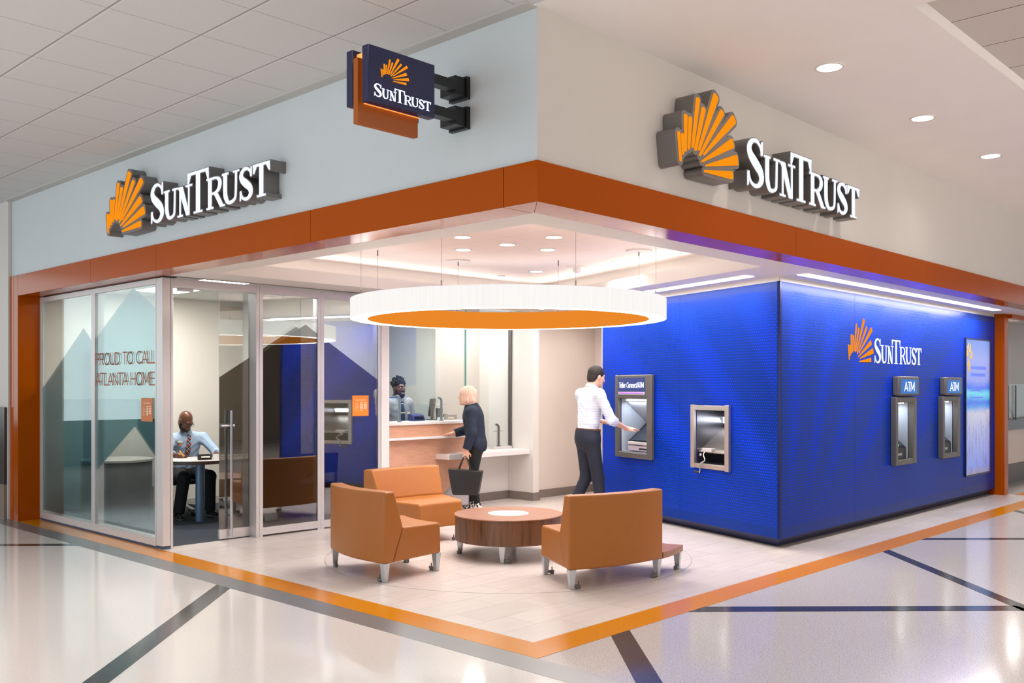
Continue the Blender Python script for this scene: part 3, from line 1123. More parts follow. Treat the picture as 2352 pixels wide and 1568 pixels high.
def sun_sign(root, mp, sym, txt, depth, face, body_mat, face_o, face_w, body=True):
    """sym/txt: (u0, v0, su, sv) place symbol (origin 1.572, 3.09) and text (origin 2.088, 3.09); mp(u, v, d) d = distance out of the wall"""
    S = lambda p: (sym[0] + (p[0] - 1.18) * sym[2], sym[1] + (p[1] - 3.09) * sym[3])
    g = .026
    if body:
        b = MB()
        for i, q in enumerate(RAYS):
            b.prism([S(p) for p in round_ray(q, g)], 0.001 + .0002 * i, depth - .0003 * i, mp)
        inn, out = ray_hub()
        for i in range(len(inn) - 1):
            b.prism([S(p) for p in (inn[i], inn[i + 1], out[i + 1], out[i])], 0.001, depth - .0045, mp)
        b.build('symbol_body', body_mat, root, smooth=35)
    for q in RAYS:
        b = MB().prism([S(p) for p in round_ray(q, 0.0)], depth - .006 if body else .0, depth + face, mp)
        b.build('ray', face_o, root)
    for ch, x0, x1, zb, h in LETTERS:
        w = x1 - x0
        big = h > .3
        polys = glyph(ch, w, h, .062 if big else .052, .024 if big else .02)
        Tm = lambda p: (txt[0] + (x0 - 2.088 + p[0]) * txt[2], txt[1] + (zb + p[1]) * txt[3])
        if body:
            b = MB()
            for i, p in enumerate(polys):
                b.prism([Tm(q) for q in offset_poly(p, .007 + .0005 * i)], 0.001 + .0002 * i, depth - .0004 * i, mp)
            lo = b.build('letter', body_mat, root, smooth=35)
            b = MB()
            for i, p in enumerate(polys):
                b.prism([Tm(q) for q in offset_poly(p, -.0003 * i)], depth - .003 - .0002 * i, depth + face - .0003 * i, mp)
            b.build('letter_face', face_w, lo)
        else:
            b = MB()
            for i, p in enumerate(polys):
                b.prism([Tm(q) for q in offset_poly(p, -.0003 * i)], .0, depth + face - .0003 * i, mp)
            b.build('letter', face_w, root)


KR = 1.0155
yw = .02
t = thing('channel_letter_sign', 'large sunburst sign with lit white letters on the warm white bulkhead over the lobby', 'sign', (2.2, 0, 3.1))
R_ = lambda u: CAM[0] + (u - CAM[0]) * KR
sun_sign(t, lambda u, v, d: (u, yw - d, v), (R_(1.18), 1.6 + (3.09 - 1.6) * KR, KR, KR), (R_(2.088), 1.6 + (3.09 - 1.6) * KR, KR, KR), .155, .006, M_return, M_sign_orange, M_sign_white)
t = thing('channel_letter_sign', 'large sunburst sign with lit white letters on the pale blue bulkhead over the office', 'sign', (0, 4.2, 3.1))
sun_sign(t, lambda u, v, d: (yw - d, 5.62 - (u - 1.18) * 1.0, v), (1.18, 3.095, 1.04, .98), (2.12, 3.10, 1.02, .98), .140, .006, M_return, M_sign_orange, M_sign_white)
t = thing('wall_sign', 'sunburst sign with lit white letters on the blue perforated wall above the cash machines', 'sign', (7.0, .79, 1.9))
sun_sign(t, lambda u, v, d: (u, .79 - d, v), (6.02, 1.885, .87, .87), (6.73, 1.885, .745, .80), .0015, .002, M_return_dark, M_sign_orange, M_sign_white, body=False)

# projecting blade sign
t = thing('blade_sign', 'projecting navy and orange box sign with glowing letters on two black arms', 'sign', (0, .62, 3.3))
M_navy = mat('navy_sign_face', (22, 28, 70), .32)
f1 = MB().box(-.862, -.362, .5, .557, 3.212, 3.532).build('front_box', M_navy, t, bevel=(.003, 1))
sun_sign(f1, lambda u, v, d: (u, .5 - d, v), (-.775, 3.357, .268, .245), (-.822, 3.246, .219, .205), .0006, .0012, M_navy, M_sign_orange, emis('lit_blade_letter', (222, 230, 255), 2.2), body=False)
MB().box(-.862, -.362, .645, .702, 3.212, 3.532).build('back_box', M_navy, t, bevel=(.003, 1))
op = MB().box(-.872, -.83, .582, .622, 3.10, 3.47).box(-.83, -.425, .582, .622, 3.10, 3.215).build('orange_panel', mat('orange_sign_panel', (158, 80, 8), .3), t)
MB().box(-.83, -.42, .557, .645, 3.215, 3.51).build('light_core', mat('lit_core', (230, 150, 80), .4, emit=(255, 160, 80), strength=.9), t)
for z0, z1 in ((3.43, 3.57), (3.24, 3.38)):
    am = MB().box(-.362, -.10, .585, .655, z0 + .03, z1 - .05).build('arm', M_black, t)
    MB().box(-.012, .02, .59, .755, z0, z1).build('wall_plate', M_black, am)
    MB().box(-.10, -.012, .60, .74, z0 + .012, z1 - .012).build('bracket', M_black, am)

# vinyl writing on the office side glass
vl = thing('vinyl_lettering', 'copper brown vinyl writing in two lines on the office side glass', 'lettering', (GX + .045, 6.0, 1.6))
M_cop = mat('copper_vinyl', (180, 90, 44), .5)
for line, hh, ww, zz in (('PROUD TO CALL', .122, 1.40, 1.849), ('ATLANTA HOME', .126, 1.37, 1.629)):
    full = sum(STROKE[ch][0] for ch in line) - .06
    u0 = 0.0
    for wd in line.split(' '):
        adv = sum(STROKE[ch][0] for ch in wd)
        stroke_text(MB(), wd, hh, (adv - .06) / full * ww, lambda u, v, d, u0=u0, zz=zz: (d, 6.776 - u - u0, zz + v), GX + .0065, GX + .0078, .11).build('word', M_cop, vl)
        u0 += (adv + STROKE[' '][0]) / full * ww
# hours notices
M_note = mat('orange_notice_card', (240, 140, 36), .45)
M_note_shaded = mat('orange_notice_card_shaded', (200, 112, 44), .45)  # darker copy of the same card, its shade put into the colour
M_note_t = mat('notice_print_white', (250, 232, 214), .5)
def notice(label, mp, w, h, mtl):
    """mp(u, v, d) with u to the right, v up from the lower left corner"""
    b = MB().prism(rect(0, w, 0, h), 0, .002, mp)
    o = b.build('hours_notice', mtl)
    tag(o, label, 'notice', 'hours notices')
    font_mesh('Hours of Operation', .03, lambda u, v: mp(w * .2 + u, h * .745 + v, .0026), w * .6).build('heading', M_note_t, o)
    rows = ['Monday', 'Tuesday', 'Wednesday', 'Thursday', 'Friday', 'Saturday']
    k = MB()
    for i, tx in enumerate(rows):
        vv = h * (.615 - i * .071)
        m = font_mesh(tx, .0135, lambda u, v: mp(w * .15 + u, vv + v, .0026))
        k.add(m.v, m.f)
        if i < 5:
            for u0 in (.47, .70):
                k.prism(rect(w * u0, w * (u0 + .17), vv + .001, vv + .009), .0022, .0026, mp)
        else:
            k.prism(rect(w * .47, w * .62, vv + .001, vv + .009), .0022, .0026, mp)
    k.build('print', M_note_t, o)
notice('orange opening hours card on the office side glass under the copper writing', lambda u, v, d: (GX + .0078 - d, 5.669 - u, 1.258 + v), .248, .238, M_note_shaded)
notice('orange opening hours card on the office front glass beside the teller counter', lambda u, v, d: (2.568 + u, FY + .0078 - d, 1.268 + v), .238, .240, M_note)

# ------------------------------------------------------------------ lights of the place
def downlight(label, group, x, y, z, r, energy, color=(1, .95, .9), dim=False):
    t = thing('downlight', label, 'ceiling light', (x, y, z), 0, group)
    MB().lathe([(r, z), (r * 1.22, z), (r * 1.22, z - .006), (r, z - .006)], 28, (x, y), closed=True).build('trim_ring', M_white, t, smooth=40)
    MB().cyl((x, y), r, z - .003, z - .0005, 28).build('lens', M_lens if not dim else M_white, t)
    if energy:
        disc_light('downlight_beam', (x, y, z - .012), r * 2, energy, color)
    return t


hall_lab = ['round recessed downlight in the plaster ceiling nearest the blue-grey corner', 'middle recessed downlight in the plaster ceiling',
            'round recessed downlight in the plaster ceiling farthest along']
for (x, y), lb in zip(((2.256, -.753), (4.01, -.756), (5.806, -.75)), hall_lab):
    downlight(lb, 'downlights in the plaster ceiling', x, y, 3.87, .085, 3)
lob = [(1.912, 2.656, 'closest to the office door'), (2.527, 2.669, 'in the centre of the cross of five'), (2.474, 3.236, 'at the teller side of the cross of five'),
       (2.499, 2.037, 'at the hall side of the cross of five'), (3.064, 2.614, 'at the blue wall side of the cross of five'),
       (4.305, 2.662, 'alone by the trough'), (4.324, 3.905, 'at the far corner')]
for x, y, lb in lob:
    downlight('recessed downlight in the lobby ceiling, ' + lb, 'downlights in the lobby ceiling', x, y, 3.0, .075, 12, (1, .93, .88))
# smoke detector and speaker on the lobby ceiling
t = thing('smoke_detector', 'small white smoke detector hanging under the lobby tile ceiling', 'detector', (4.311, 3.262, 3.0))
MB().cyl((4.311, 3.262), .12, 2.985, 3.0, 28).build('base', M_white, t, smooth=40)
MB().lathe([(.045, 2.985), (.05, 2.95), (.03, 2.925), (.0003, 2.92)], 20, (4.311, 3.262)).build('sensor', M_white, t, smooth=50)
t = MB().lathe([(.001, 2.985), (.05, 2.986), (.055, 2.999)], 20, (4.347, 4.527)).build('sprinkler_cap', M_white, smooth=50)
tag(t, 'small flat white cover on the lobby tile ceiling near the trough', 'sprinkler')
# cove lights in the troughs
area_light('cove_strip_back', (2.7, 4.80, 2.80), (2.7, 4.45, 3.0), 4.4, .08, 9, (1, .96, .93))
ca = area_light('cove_strip_side', (4.60, 2.75, 2.80), (4.67, 2.72, 3.0), .08, 4.2, 8, (1, .96, .93))
ca.rotation_euler = (radians(150), 0, atan2(BU[1], BU[0]) + pi / 2)
ca.data.size, ca.data.size_y = 4.2, .08
ca.data.energy = 9
ca.rotation_euler = (Vector((-.941 * .7, .338 * .7, .5))).to_track_quat('-Z', 'Y').to_euler()
# linear slots in the soffit
def slot(label, poly, frame, L, wd, c, rz, en):
    t = thing('linear_light', label, 'ceiling light', (c[0], c[1], 2.70), 0, 'linear lights in the soffit')
    MB().slab(frame, 2.697, 2.70).build('frame', M_white, t)
    MB().slab(poly, 2.692, 2.697).build('lens', M_led, t)
    d = area_light('slot_beam', (c[0], c[1], 2.685), (c[0], c[1], 0), L, wd, en, (1, .97, .95))
    d.rotation_euler = (0, 0, rz)


slot('long bright linear light in the soffit over the cash machine wall', rect(4.42, 10.32, .468, .585), rect(4.40, 10.34, .455, .60), 5.9, .11, (7.37, .527), 0, 75)
q0, q1 = (4.20, .985), (5.68, 5.08)
pp = lambda p, w: (p[0] + w * .941, p[1] - w * .338)
slot('bright linear light in the soffit beside the angled blue wall', [pp(q0, -.07), pp(q0, .07), pp(q1, .07), pp(q1, -.07)], [pp(q0, -.09), pp(q0, .09), pp(q1, .09), pp(q1, -.09)], 4.3, .13, (4.94, 3.03), ROT_B, 48)

# ------------------------------------------------------------------ pendant ring
RC = (2.42, 2.55)
ring = thing('ring_pendant', 'large round white fabric ring lamp with orange inside hung over the coffee table', 'pendant lamp', (RC[0], RC[1], 2.245))
M_shade = emis('glowing_white_shade', (255, 251, 248), 1.25)
g_t = M_shade.node_tree
tc = g_t.nodes.new('ShaderNodeNewGeometry')
nz = g_t.nodes.new('ShaderNodeTexNoise')
nz.inputs['Scale'].default_value = 60
mp_ = g_t.nodes.new('ShaderNodeMapping')
mp_.inputs['Scale'].default_value = (1, 1, .03)
g_t.links.new(tc.outputs['Position'], mp_.inputs[0])
g_t.links.new(mp_.outputs[0], nz.inputs['Vector'])
mr = g_t.nodes.new('ShaderNodeMapRange')
mr.inputs['To Min'].default_value = .90
mr.inputs['To Max'].default_value = 1.04
g_t.links.new(nz.outputs['Fac'], mr.inputs['Value'])
g_t.links.new(mr.outputs[0], g_t.nodes['Emission'].inputs[1])
M_inner = emis('glowing_orange_lining', (240, 140, 44), .95)
M_diff = emis('ring_diffuser', (255, 252, 250), 7.5)
RO, RI, Z0, Z1 = 1.50, 1.335, 2.245, 2.43
MB().lathe([(RO, Z0), (RO, Z1), (RO - .004, Z1), (RO - .004, Z0)], 128, RC, closed=True).build('outer_shade', M_shade, ring, smooth=40)
MB().lathe([(RI + .004, Z0), (RI + .004, Z1), (RI, Z1), (RI, Z0)], 128, RC, closed=True).build('inner_shade', M_inner, ring, smooth=40)
MB().lathe([(RO - .004, Z0 + .003), (RI + .004, Z0 + .003), (RI + .004, Z0 + .006), (RO - .004, Z0 + .006)], 128, RC, closed=True).build('diffuser', M_diff, ring, smooth=40)
MB().lathe([(RO - .004, Z1 - .01), (RI + .004, Z1 - .01), (RI + .004, Z1 - .006), (RO - .004, Z1 - .006)], 128, RC, closed=True).build('top_fill', emis('ceiling_fill_glow', (255, 246, 240), 4.0), ring, smooth=40)  # glowing top, hidden from below, added to brighten the lobby ceiling
for k in range(8):
    a = radians(66.3 - 45 * k)
    x, y = RC[0] + 1.44 * cos(a), RC[1] + 1.44 * sin(a)
    cb = MB().tube([(x, y, Z1 - .005), (x, y, 3.0)], .0022, 6).build('suspension_cable', mat('steel_cable', (190, 180, 175), .5, .6), ring)
    MB().tube([(x, y, 2.94), (x, y, 3.0)], .006, 8).build('cable_grip', M_alu_dark, cb)
    MB().tube([(x, y, Z1 - .006), (x, y, Z1 + .05)], .006, 8).build('cable_grip', M_alu_dark, cb)
    if k in (0, 2):
        MB().cyl((x, y), .135, 2.982, 2.9995, 32).build('canopy', M_white, ring, smooth=40)

# ------------------------------------------------------------------ lounge benches, end table, coffee table
M_leather = leather('orange_leather', (168, 101, 34))
M_walnut = wood('walnut_veneer_top', (152, 104, 78), (124, 80, 58), (1.2, 9, 1), .33)
M_walnut_v = wood('walnut_veneer_side', (118, 80, 54), (70, 46, 32), (5, 5, .35), .38)


def leg_mesh(c, ang, z1, w0=.036, w1=.062):
    b = MB()
    a = Vector((cos(ang), sin(ang)))
    n = Vector((-a.y, a.x))
    vs = []
    for z, w in ((0.0, w0), (z1, w1)):
        for sx, sy in ((-1, -1), (1, -1), (1, 1), (-1, 1)):
            p = Vector(c) + a * sx * w / 2 + n * sy * w / 2
            vs.append((p.x, p.y, z))
    b.add(vs, [(3, 2, 1, 0), (4, 5, 6, 7), (0, 1, 5, 4), (1, 2, 6, 5), (2, 3, 7, 6), (3, 0, 4, 7)])
    return b


def clamp_mesh(c, ang):
    b = MB()
    a = Vector((cos(ang), sin(ang)))
    n = Vector((-a.y, a.x))
    p, q = Vector(c) + n * .015, Vector(c) + n * .075
    b.bar((p.x, p.y, .022), (q.x, q.y, .022), .03, .022)
    r = Vector(c) + n * .06
    b.cyl((r.x, r.y), .005, .012, .062, 8)
    b.cyl((r.x, r.y), .017, .0, .012, 10)
    return b


def make_bench(label):
    """bench module facing the ring centre; root at the circle centre, middle along local +X"""
    t = thing('lounge_bench', label, 'bench', (RC[0], RC[1], 0), 0, 'orange lounge benches')
    hw = 17.0
    seat = [(1.600, .157), (1.475, .437), (1.03, .424), (1.002, .408), (.995, .157)]
    back = [(1.702, .157), (1.702, .745), (1.587, .745), (1.478, .440), (1.603, .157)]
    MB().sweep(seat, -hw, hw, 12).build('seat', M_leather, t, bevel=(.016, 3), world=False)
    MB().sweep(back, -hw, hw, 12).build('backrest', M_leather, t, bevel=(.016, 3), world=False)
    for r in (1.02, 1.665):
        for s in (-1, 1):
            a = radians(s * (hw - (1.9 if r < 1.3 else 1.2)))
            lg = leg_mesh((r * cos(a), r * sin(a)), a, .158).build('leg', M_silver, t, bevel=(.004, 2), world=False)
            b = clamp_mesh((r * cos(a), r * sin(a)), a if s < 0 else a + pi)
            b.build('clamp', M_alu_dark, lg, world=False)
    return t


bench = make_bench('orange leather lounge bench seen from behind, near the office door')
bench.rotation_euler.z = radians(170.4)
b2 = copy_tree(bench)
b2.rotation_euler.z = radians(89.6)
b2['label'] = 'orange leather lounge bench facing the camera, beside the wood teller counter'
b3 = copy_tree(bench)
b3.rotation_euler.z = radians(-103.0)
b3['label'] = 'orange leather lounge bench seen from behind, joined to the low wooden end table'

t = thing('end_table', 'low wooden wedge end table attached to a bench near the blue wall', 'table', (RC[0], RC[1], 0))
MB().sweep([(1.70, .152), (1.70, .207), (1.0, .207), (1.0, .152)], -85.8, -70.5, 8).build('tabletop', M_walnut, t, bevel=(.003, 2), world=False)
for r in (1.03, 1.662):
    a = radians(-72)
    lg = leg_mesh((r * cos(a), r * sin(a)), a, .153).build('leg', M_silver, t, bevel=(.004, 2), world=False)
    clamp_mesh((r * cos(a), r * sin(a)), a + pi).build('clamp', M_alu_dark, lg, world=False)

ct = thing('coffee_table', 'round drum coffee table in walnut with white glass inset in the middle of the benches', 'table', (RC[0], RC[1], 0), radians(-20))
MB().lathe([(.0005, .155), (.512, .155), (.512, .385), (.0005, .385)], 96).build('drum', M_walnut_v, ct, smooth=40, world=False)
MB().lathe([(.198, .3855), (.522, .3855), (.522, .392), (.518, .396), (.198, .396)], 96, closed=True).build('tabletop', M_walnut, ct, smooth=40, world=False)
MB().lathe([(.0005, .3855), (.1965, .3855), (.1965, .3965), (.0005, .3965)], 64).build('glass_inset', mat('white_back_painted_glass', (226, 234, 226), .06), ct, smooth=40, world=False)
for a0 in (144, 237, 327, 57):
    a = radians(a0)
    lg = leg_mesh((.475 * cos(a), .475 * sin(a)), a, .156).build('leg', M_silver, ct, bevel=(.004, 2), world=False)
    clamp_mesh((.475 * cos(a), .475 * sin(a)), a).build('clamp', M_alu_dark, lg, world=False)
# thin inlaid circle in the tile
struct(MB().lathe([(1.728, .0002), (1.734, .0002), (1.734, .0015), (1.728, .0015)], 128, RC, closed=True).build('trim_25', mat('pale_inlay_metal', (176, 168, 162), .4, .3)), 'thin metal circle inlaid in the tile around the benches', 'trim')

# ------------------------------------------------------------------ cash machines of the front wall
def box_open(mb, x0, x1, z0, z1, d0, d1, mp, th=.002):
    """recess lining: back and four sides from depth d0 (front) to d1 (back)"""
    e = .003
    x0, x1, z0, z1 = x0 + e, x1 - e, z0 + e, z1 - e
    mb.prism(rect(x0 - th, x0, z0 - th, z1 + th), d0, d1, mp)
    mb.prism(rect(x1, x1 + th, z0 - th, z1 + th), d0, d1, mp)
    mb.prism(rect(x0, x1, z0 - th, z0), d0, d1, mp)
    mb.prism(rect(x0, x1, z1, z1 + th), d0, d1, mp)
    mb.prism(rect(x0 - th, x1 + th, z0 - th, z1 + th), d1 - .01, d1, mp)
    return mb


M_atm_blue = mat('backlit_sign_blue', (6, 90, 170), .4, emit=(4, 105, 200), strength=.38)
M_txt_white = mat('backlit_letter_white', (240, 245, 255), .5, emit=(240, 246, 255), strength=.9)
M_screen_dark = mat('dark_touch_screen', (24, 30, 46), .12)
for i, a in enumerate(AX):
    mp = lambda u, v, d, a=a: (u + a, .79 - d, v)
    t = thing('cash_machine', ['grey wall cash machine with blue lit sign, nearest the sunburst wall sign', 'grey wall cash machine with blue lit sign, next to the video screen'][i],
              'cash machine', (7.5 + a, .79, .65), 0, 'cash machines of the blue front wall')
    fb = MB()
    for rc in (rect(7.205, 7.27, .665, 1.486), rect(7.74, 7.855, .665, 1.486), rect(7.27, 7.74, .665, .73), rect(7.27, 7.74, 1.42, 1.486)):
        fb.prism(rc, .0, .07, mp)
    fb.build('surround', M_atm, t, bevel=(.008, 2))
    box_open(MB(), 7.27, 7.74, .73, 1.42, .0, -.42, mp).build('recess_lining', M_atm_in, t)
    sg = MB().prism(rect(7.255, 7.895, 1.502, 1.737), .0, .085, mp).build('sign_box', M_atm, t, bevel=(.018, 3))
    MB().prism(rect(7.312, 7.806, 1.528, 1.70), .085, .088, mp).build('sign_panel', M_atm_blue, sg)
    stroke_text(MB(), 'ATM', .108, .31, lambda u, v, d, a=a: mp(7.41 + u, 1.558 + v, d), .088, .090, .10).build('lettering', M_txt_white, sg)
    MB().prism(rect(7.34, 7.66, 1.405, 1.417), -.02, -.07, mp).build('light_strip', M_led, t)
    area_light('cash_machine_light', mp(7.5, 1.39, -.10), mp(7.52, .9, -.25), .3, .05, 2.2, (.75, .86, 1))
    # console: body, tilted screen, keypad, green reader
    cs = MB().add([mp(7.272, .73, .02), mp(7.64, .73, .02), mp(7.64, .73, -.30), mp(7.272, .73, -.30), mp(7.272, .865, .02), mp(7.64, .865, .02), mp(7.64, 1.16, -.30), mp(7.272, 1.16, -.30)],
                  [(0, 1, 2, 3), (4, 5, 6, 7), (0, 1, 5, 4), (1, 2, 6, 5), (2, 3, 7, 6), (3, 0, 4, 7)]).build('console', M_dark, t, bevel=(.004, 2))
    MB().add([mp(7.30, .875, .012), mp(7.61, .875, .012), mp(7.61, 1.15, -.286), mp(7.30, 1.15, -.286)], [(0, 1, 2, 3)]).build('screen', M_screen_dark, cs)
    MB().prism(rect(7.34, 7.50, .775, .805), .021, .024, mp).build('cash_slot', mat('cash_slot_grey', (150, 158, 158), .4), cs)
    MB().prism(rect(7.38, 7.41, .885, .915), .016, -.03, mp).build('card_reader', mat('green_card_reader', (10, 160, 60), .4, emit=(20, 255, 90), strength=1.5), cs)

# video screen
vs_ = thing('video_screen', 'tall wall screen showing a beach scene beside the orange post', 'screen', (10.32, .79, .37))
mp = lambda u, v, d: (u, .79 - d, v)
M_vid = mat('beach_video', (60, 120, 220), .2)
g = NG(M_vid)
x, y, z, pos = g.coords()
f = g.math('DIVIDE', g.math('SUBTRACT', z, .37), 1.91)
nn = g.noise(g.scalevec(pos, (9, 1, 1.6)), 3.2, 5, .65)
n2 = g.noise(g.scalevec(pos, (2, 1, 3)), 2.0, 4, .6)
fz = g.math('ADD', f, g.math('MULTIPLY', g.math('SUBTRACT', n2, .5), .06))
c = g.ramp(fz, [(.0, lin(150, 140, 170)), (.06, lin(128, 148, 230)), (.30, lin(165, 170, 225)), (.45, lin(206, 205, 226)), (.50, lin(60, 150, 240)), (.53, lin(20, 110, 240)),
                (.60, lin(110, 225, 250)), (.64, lin(40, 110, 250)), (.70, lin(150, 165, 250)), (.86, lin(165, 178, 252)), (1.0, lin(120, 160, 250))])
dk = g.math('MULTIPLY', g.math('MULTIPLY', g.math('GREATER_THAN', nn, .56), g.math('LESS_THAN', f, .47)), .45)
c = g.mix(dk, c, lin(120, 92, 150))
g.color((0, 0, 0, 1))
g.link(c, g.p.inputs['Emission Color'])
g.p.inputs['Emission Strength'].default_value = .82
MB().prism(rect(9.79, 9.812, .35, 2.30), 0, .022, mp).prism(rect(10.838, 10.86, .35, 2.30), 0, .022, mp).prism(rect(9.812, 10.838, .35, .372), 0, .022, mp).prism(rect(9.812, 10.838, 2.278, 2.30), 0, .022, mp).build('bezel', M_navy, vs_)
vd = MB().prism(rect(9.812, 10.838, .372, 2.278), .002, .012, mp).build('display', M_vid, vs_)
b = MB()
for zz, w0, w1 in ((1.86, .2, .84), (1.76, .2, .8), (1.60, .2, .84), (1.55, .2, .6), (1.45, .2, .7), (1.36, .2, .42)):
    b.prism(rect(9.812 + w0 * 1.02, 9.812 + w1 * 1.02, zz, zz + (.045 if zz > 1.7 else .02)), .012, .0135, mp)
b.build('caption', mat('screen_caption', (88, 110, 205), .5, emit=(98, 122, 220), strength=.7), vd)
b = MB()
for q in ([(0, .0), (.05, .12), (.1, .0)], [(.10, .06), (.16, .2), (.19, .05)], [(.02, -.12), (.12, -.02), (.10, -.16)], [(.08, -.2), (.15, -.08), (.16, -.22)], [(.14, -.02), (.24, .08), (.24, -.04)], [(.02, .12), (.1, .2), (.09, .1)]):
    b.prism([(9.84 + u, 2.04 + v) for u, v in q], .012, .0135, mp)
b.build('emblem', mat('screen_gold', (190, 150, 60), .5, emit=(190, 145, 60), strength=.6), vd)

# ------------------------------------------------------------------ teller machine and night deposit on the angled wall
sp = lambda u, v, d: along(u, d) + (v,)
t = thing('teller_machine', 'large grey video teller cash machine recessed in the angled blue wall', 'cash machine', along(2.5) + (.73,))
fb = MB()
for rc in (rect(2.115, 2.22, .738, 1.757), rect(2.83, 2.905, .738, 1.757), rect(2.22, 2.83, .738, .81), rect(2.22, 2.83, 1.467, 1.757)):
    fb.prism(rc, 0, .05, sp)
sr = fb.build('surround', M_atm, t, bevel=(.012, 3))
sg = MB().prism(rect(2.245, 2.825, 1.552, 1.722), .05, .053, sp).build('sign_panel', mat('navy_sign_panel', (40, 52, 112), .35, emit=(38, 50, 118), strength=.15), t)
stroke_text(MB(), 'Teller Connect/ATM', .062, .53, lambda u, v, d: sp(2.80 - u, 1.60 + v, d), .053, .055, .085).build('lettering', M_txt_white, sg)
MB().prism(rect(2.25, 2.82, 1.512, 1.548), .046, .058, sp).build('camera_bar', M_atm_in, t, bevel=(.006, 2))
MB().prism(rect(2.27, 2.80, 1.530, 1.542), .058, .060, sp).build('status_light', mat('purple_status_light', (150, 60, 220), .4, emit=(160, 60, 240), strength=1.0), t)
box_open(MB(), 2.22, 2.83, .81, 1.467, 0, -.42, sp).build('recess_lining', M_atm_in, t)
MB().add([sp(2.222, 1.455, -.02), sp(2.828, 1.455, -.02), sp(2.828, 1.17, -.36), sp(2.222, 1.17, -.36), sp(2.222, 1.462, -.02), sp(2.828, 1.462, -.02), sp(2.828, 1.19, -.38), sp(2.222, 1.19, -.38)],
         [(0, 1, 2, 3), (4, 5, 6, 7), (0, 1, 5, 4), (1, 2, 6, 5), (2, 3, 7, 6), (3, 0, 4, 7)]).build('hood', M_atm_in, t)
MB().prism(rect(2.23, 2.74, 1.438, 1.450), -.012, -.03, sp).build('light_strip', M_led, t)
area_light('teller_machine_light', sp(2.5, 1.42, -.05), sp(2.5, .95, -.22), .5, .03, 3.2, (.78, .88, 1))
cs = MB().add([sp(2.225, .94, -.04), sp(2.74, .94, -.04), sp(2.74, 1.185, -.34), sp(2.225, 1.185, -.34), sp(2.225, .82, -.06), sp(2.74, .82, -.06), sp(2.74, .82, -.36), sp(2.225, .82, -.36)],
              [(0, 1, 2, 3), (4, 5, 6, 7), (0, 1, 5, 4), (1, 2, 6, 5), (2, 3, 7, 6), (3, 0, 4, 7)]).build('console', M_dark, t, bevel=(.005, 2))
MB().add([sp(2.235, .952, -.038), sp(2.66, .952, -.038), sp(2.66, 1.17, -.312), sp(2.235, 1.17, -.312)], [(0, 1, 2, 3)]).build('screen', M_screen_dark, cs)
MB().prism(rect(2.225, 2.70, .90, .935), -.005, -.06, sp).build('upper_tray', M_alu, cs, bevel=(.004, 2))
MB().prism(rect(2.225, 2.70, .825, .89), -.012, -.06, sp).build('lower_tray', mat('lit_tray', (196, 180, 196), .4), cs, bevel=(.004, 2))
MB().prism(rect(2.30, 2.46, .842, .862), -.010, -.02, sp).build('cash_slot', M_dark, cs)

t = thing('night_deposit', 'stainless steel night deposit box with hanging crank in the angled blue wall', 'deposit box', along(1.06) + (.70,))
M_steel = mat('brushed_stainless', (200, 192, 184), .36, .8)
fb = MB()
fb.prism(rect(1.320, 1.385, .712, 1.411), 0, .035, sp).prism(rect(.735, .80, .708, 1.411), 0, .035, sp)
fb.prism(rect(.80, 1.32, .715, .765), 0, .03, sp).prism(rect(.80, 1.32, 1.355, 1.405), 0, .03, sp)
fb.build('frame', M_steel, t, bevel=(.002, 1))
box_open(MB(), .80, 1.315, .765, 1.355, 0, -.40, sp).build('recess_lining', mat('dark_steel_lining', (120, 120, 128), .22, .8), t)
MB().prism(rect(.81, 1.305, 1.20, 1.27), -.36, -.386, sp).build('light_bar', emis('deposit_light', (244, 247, 255), 2.2), t)
area_light('deposit_light_beam', sp(1.06, 1.235, -.34), sp(1.06, 1.0, 0), .48, .06, .8, (.9, .94, 1))
MB().add([sp(.802, .90, -.03), sp(1.313, .90, -.03), sp(1.313, 1.15, -.385), sp(.802, 1.15, -.385), sp(.802, .885, -.03), sp(1.313, .885, -.03), sp(1.313, 1.13, -.385), sp(.802, 1.13, -.385)],
         [(0, 1, 2, 3), (4, 5, 6, 7), (0, 1, 5, 4), (1, 2, 6, 5), (2, 3, 7, 6), (3, 0, 4, 7)]).build('sloped_shelf', M_steel, t)
MB().prism(rect(1.06, 1.24, .895, .935), .0, -.06, sp).build('latch_block', M_alu, t, bevel=(.004, 2))
MB().tube([sp(1.31, .925, -.01), sp(1.22, .925, -.005)], .01, 8).build('hinge_pin', M_chrome, t, smooth=50)
ck = MB().tube(cr([sp(1.16, .90, .0), sp(1.17, .865, .02), sp(1.115, .82, .045), sp(1.12, .80, .05), sp(1.18, .765, .055), sp(1.185, .70, .055), sp(1.195, .665, .055)], 5), .0085, 8)
ck = ck.build('crank', M_chrome, t, smooth=50)
MB().tube([sp(1.195, .668, .055), sp(1.29, .675, .055)], .011, 10).build('crank_grip', M_dark, ck, smooth=50)
MB().sphere(sp(1.205, .862, .03), .017, 12).build('crank_knob', M_chrome, ck, smooth=180)

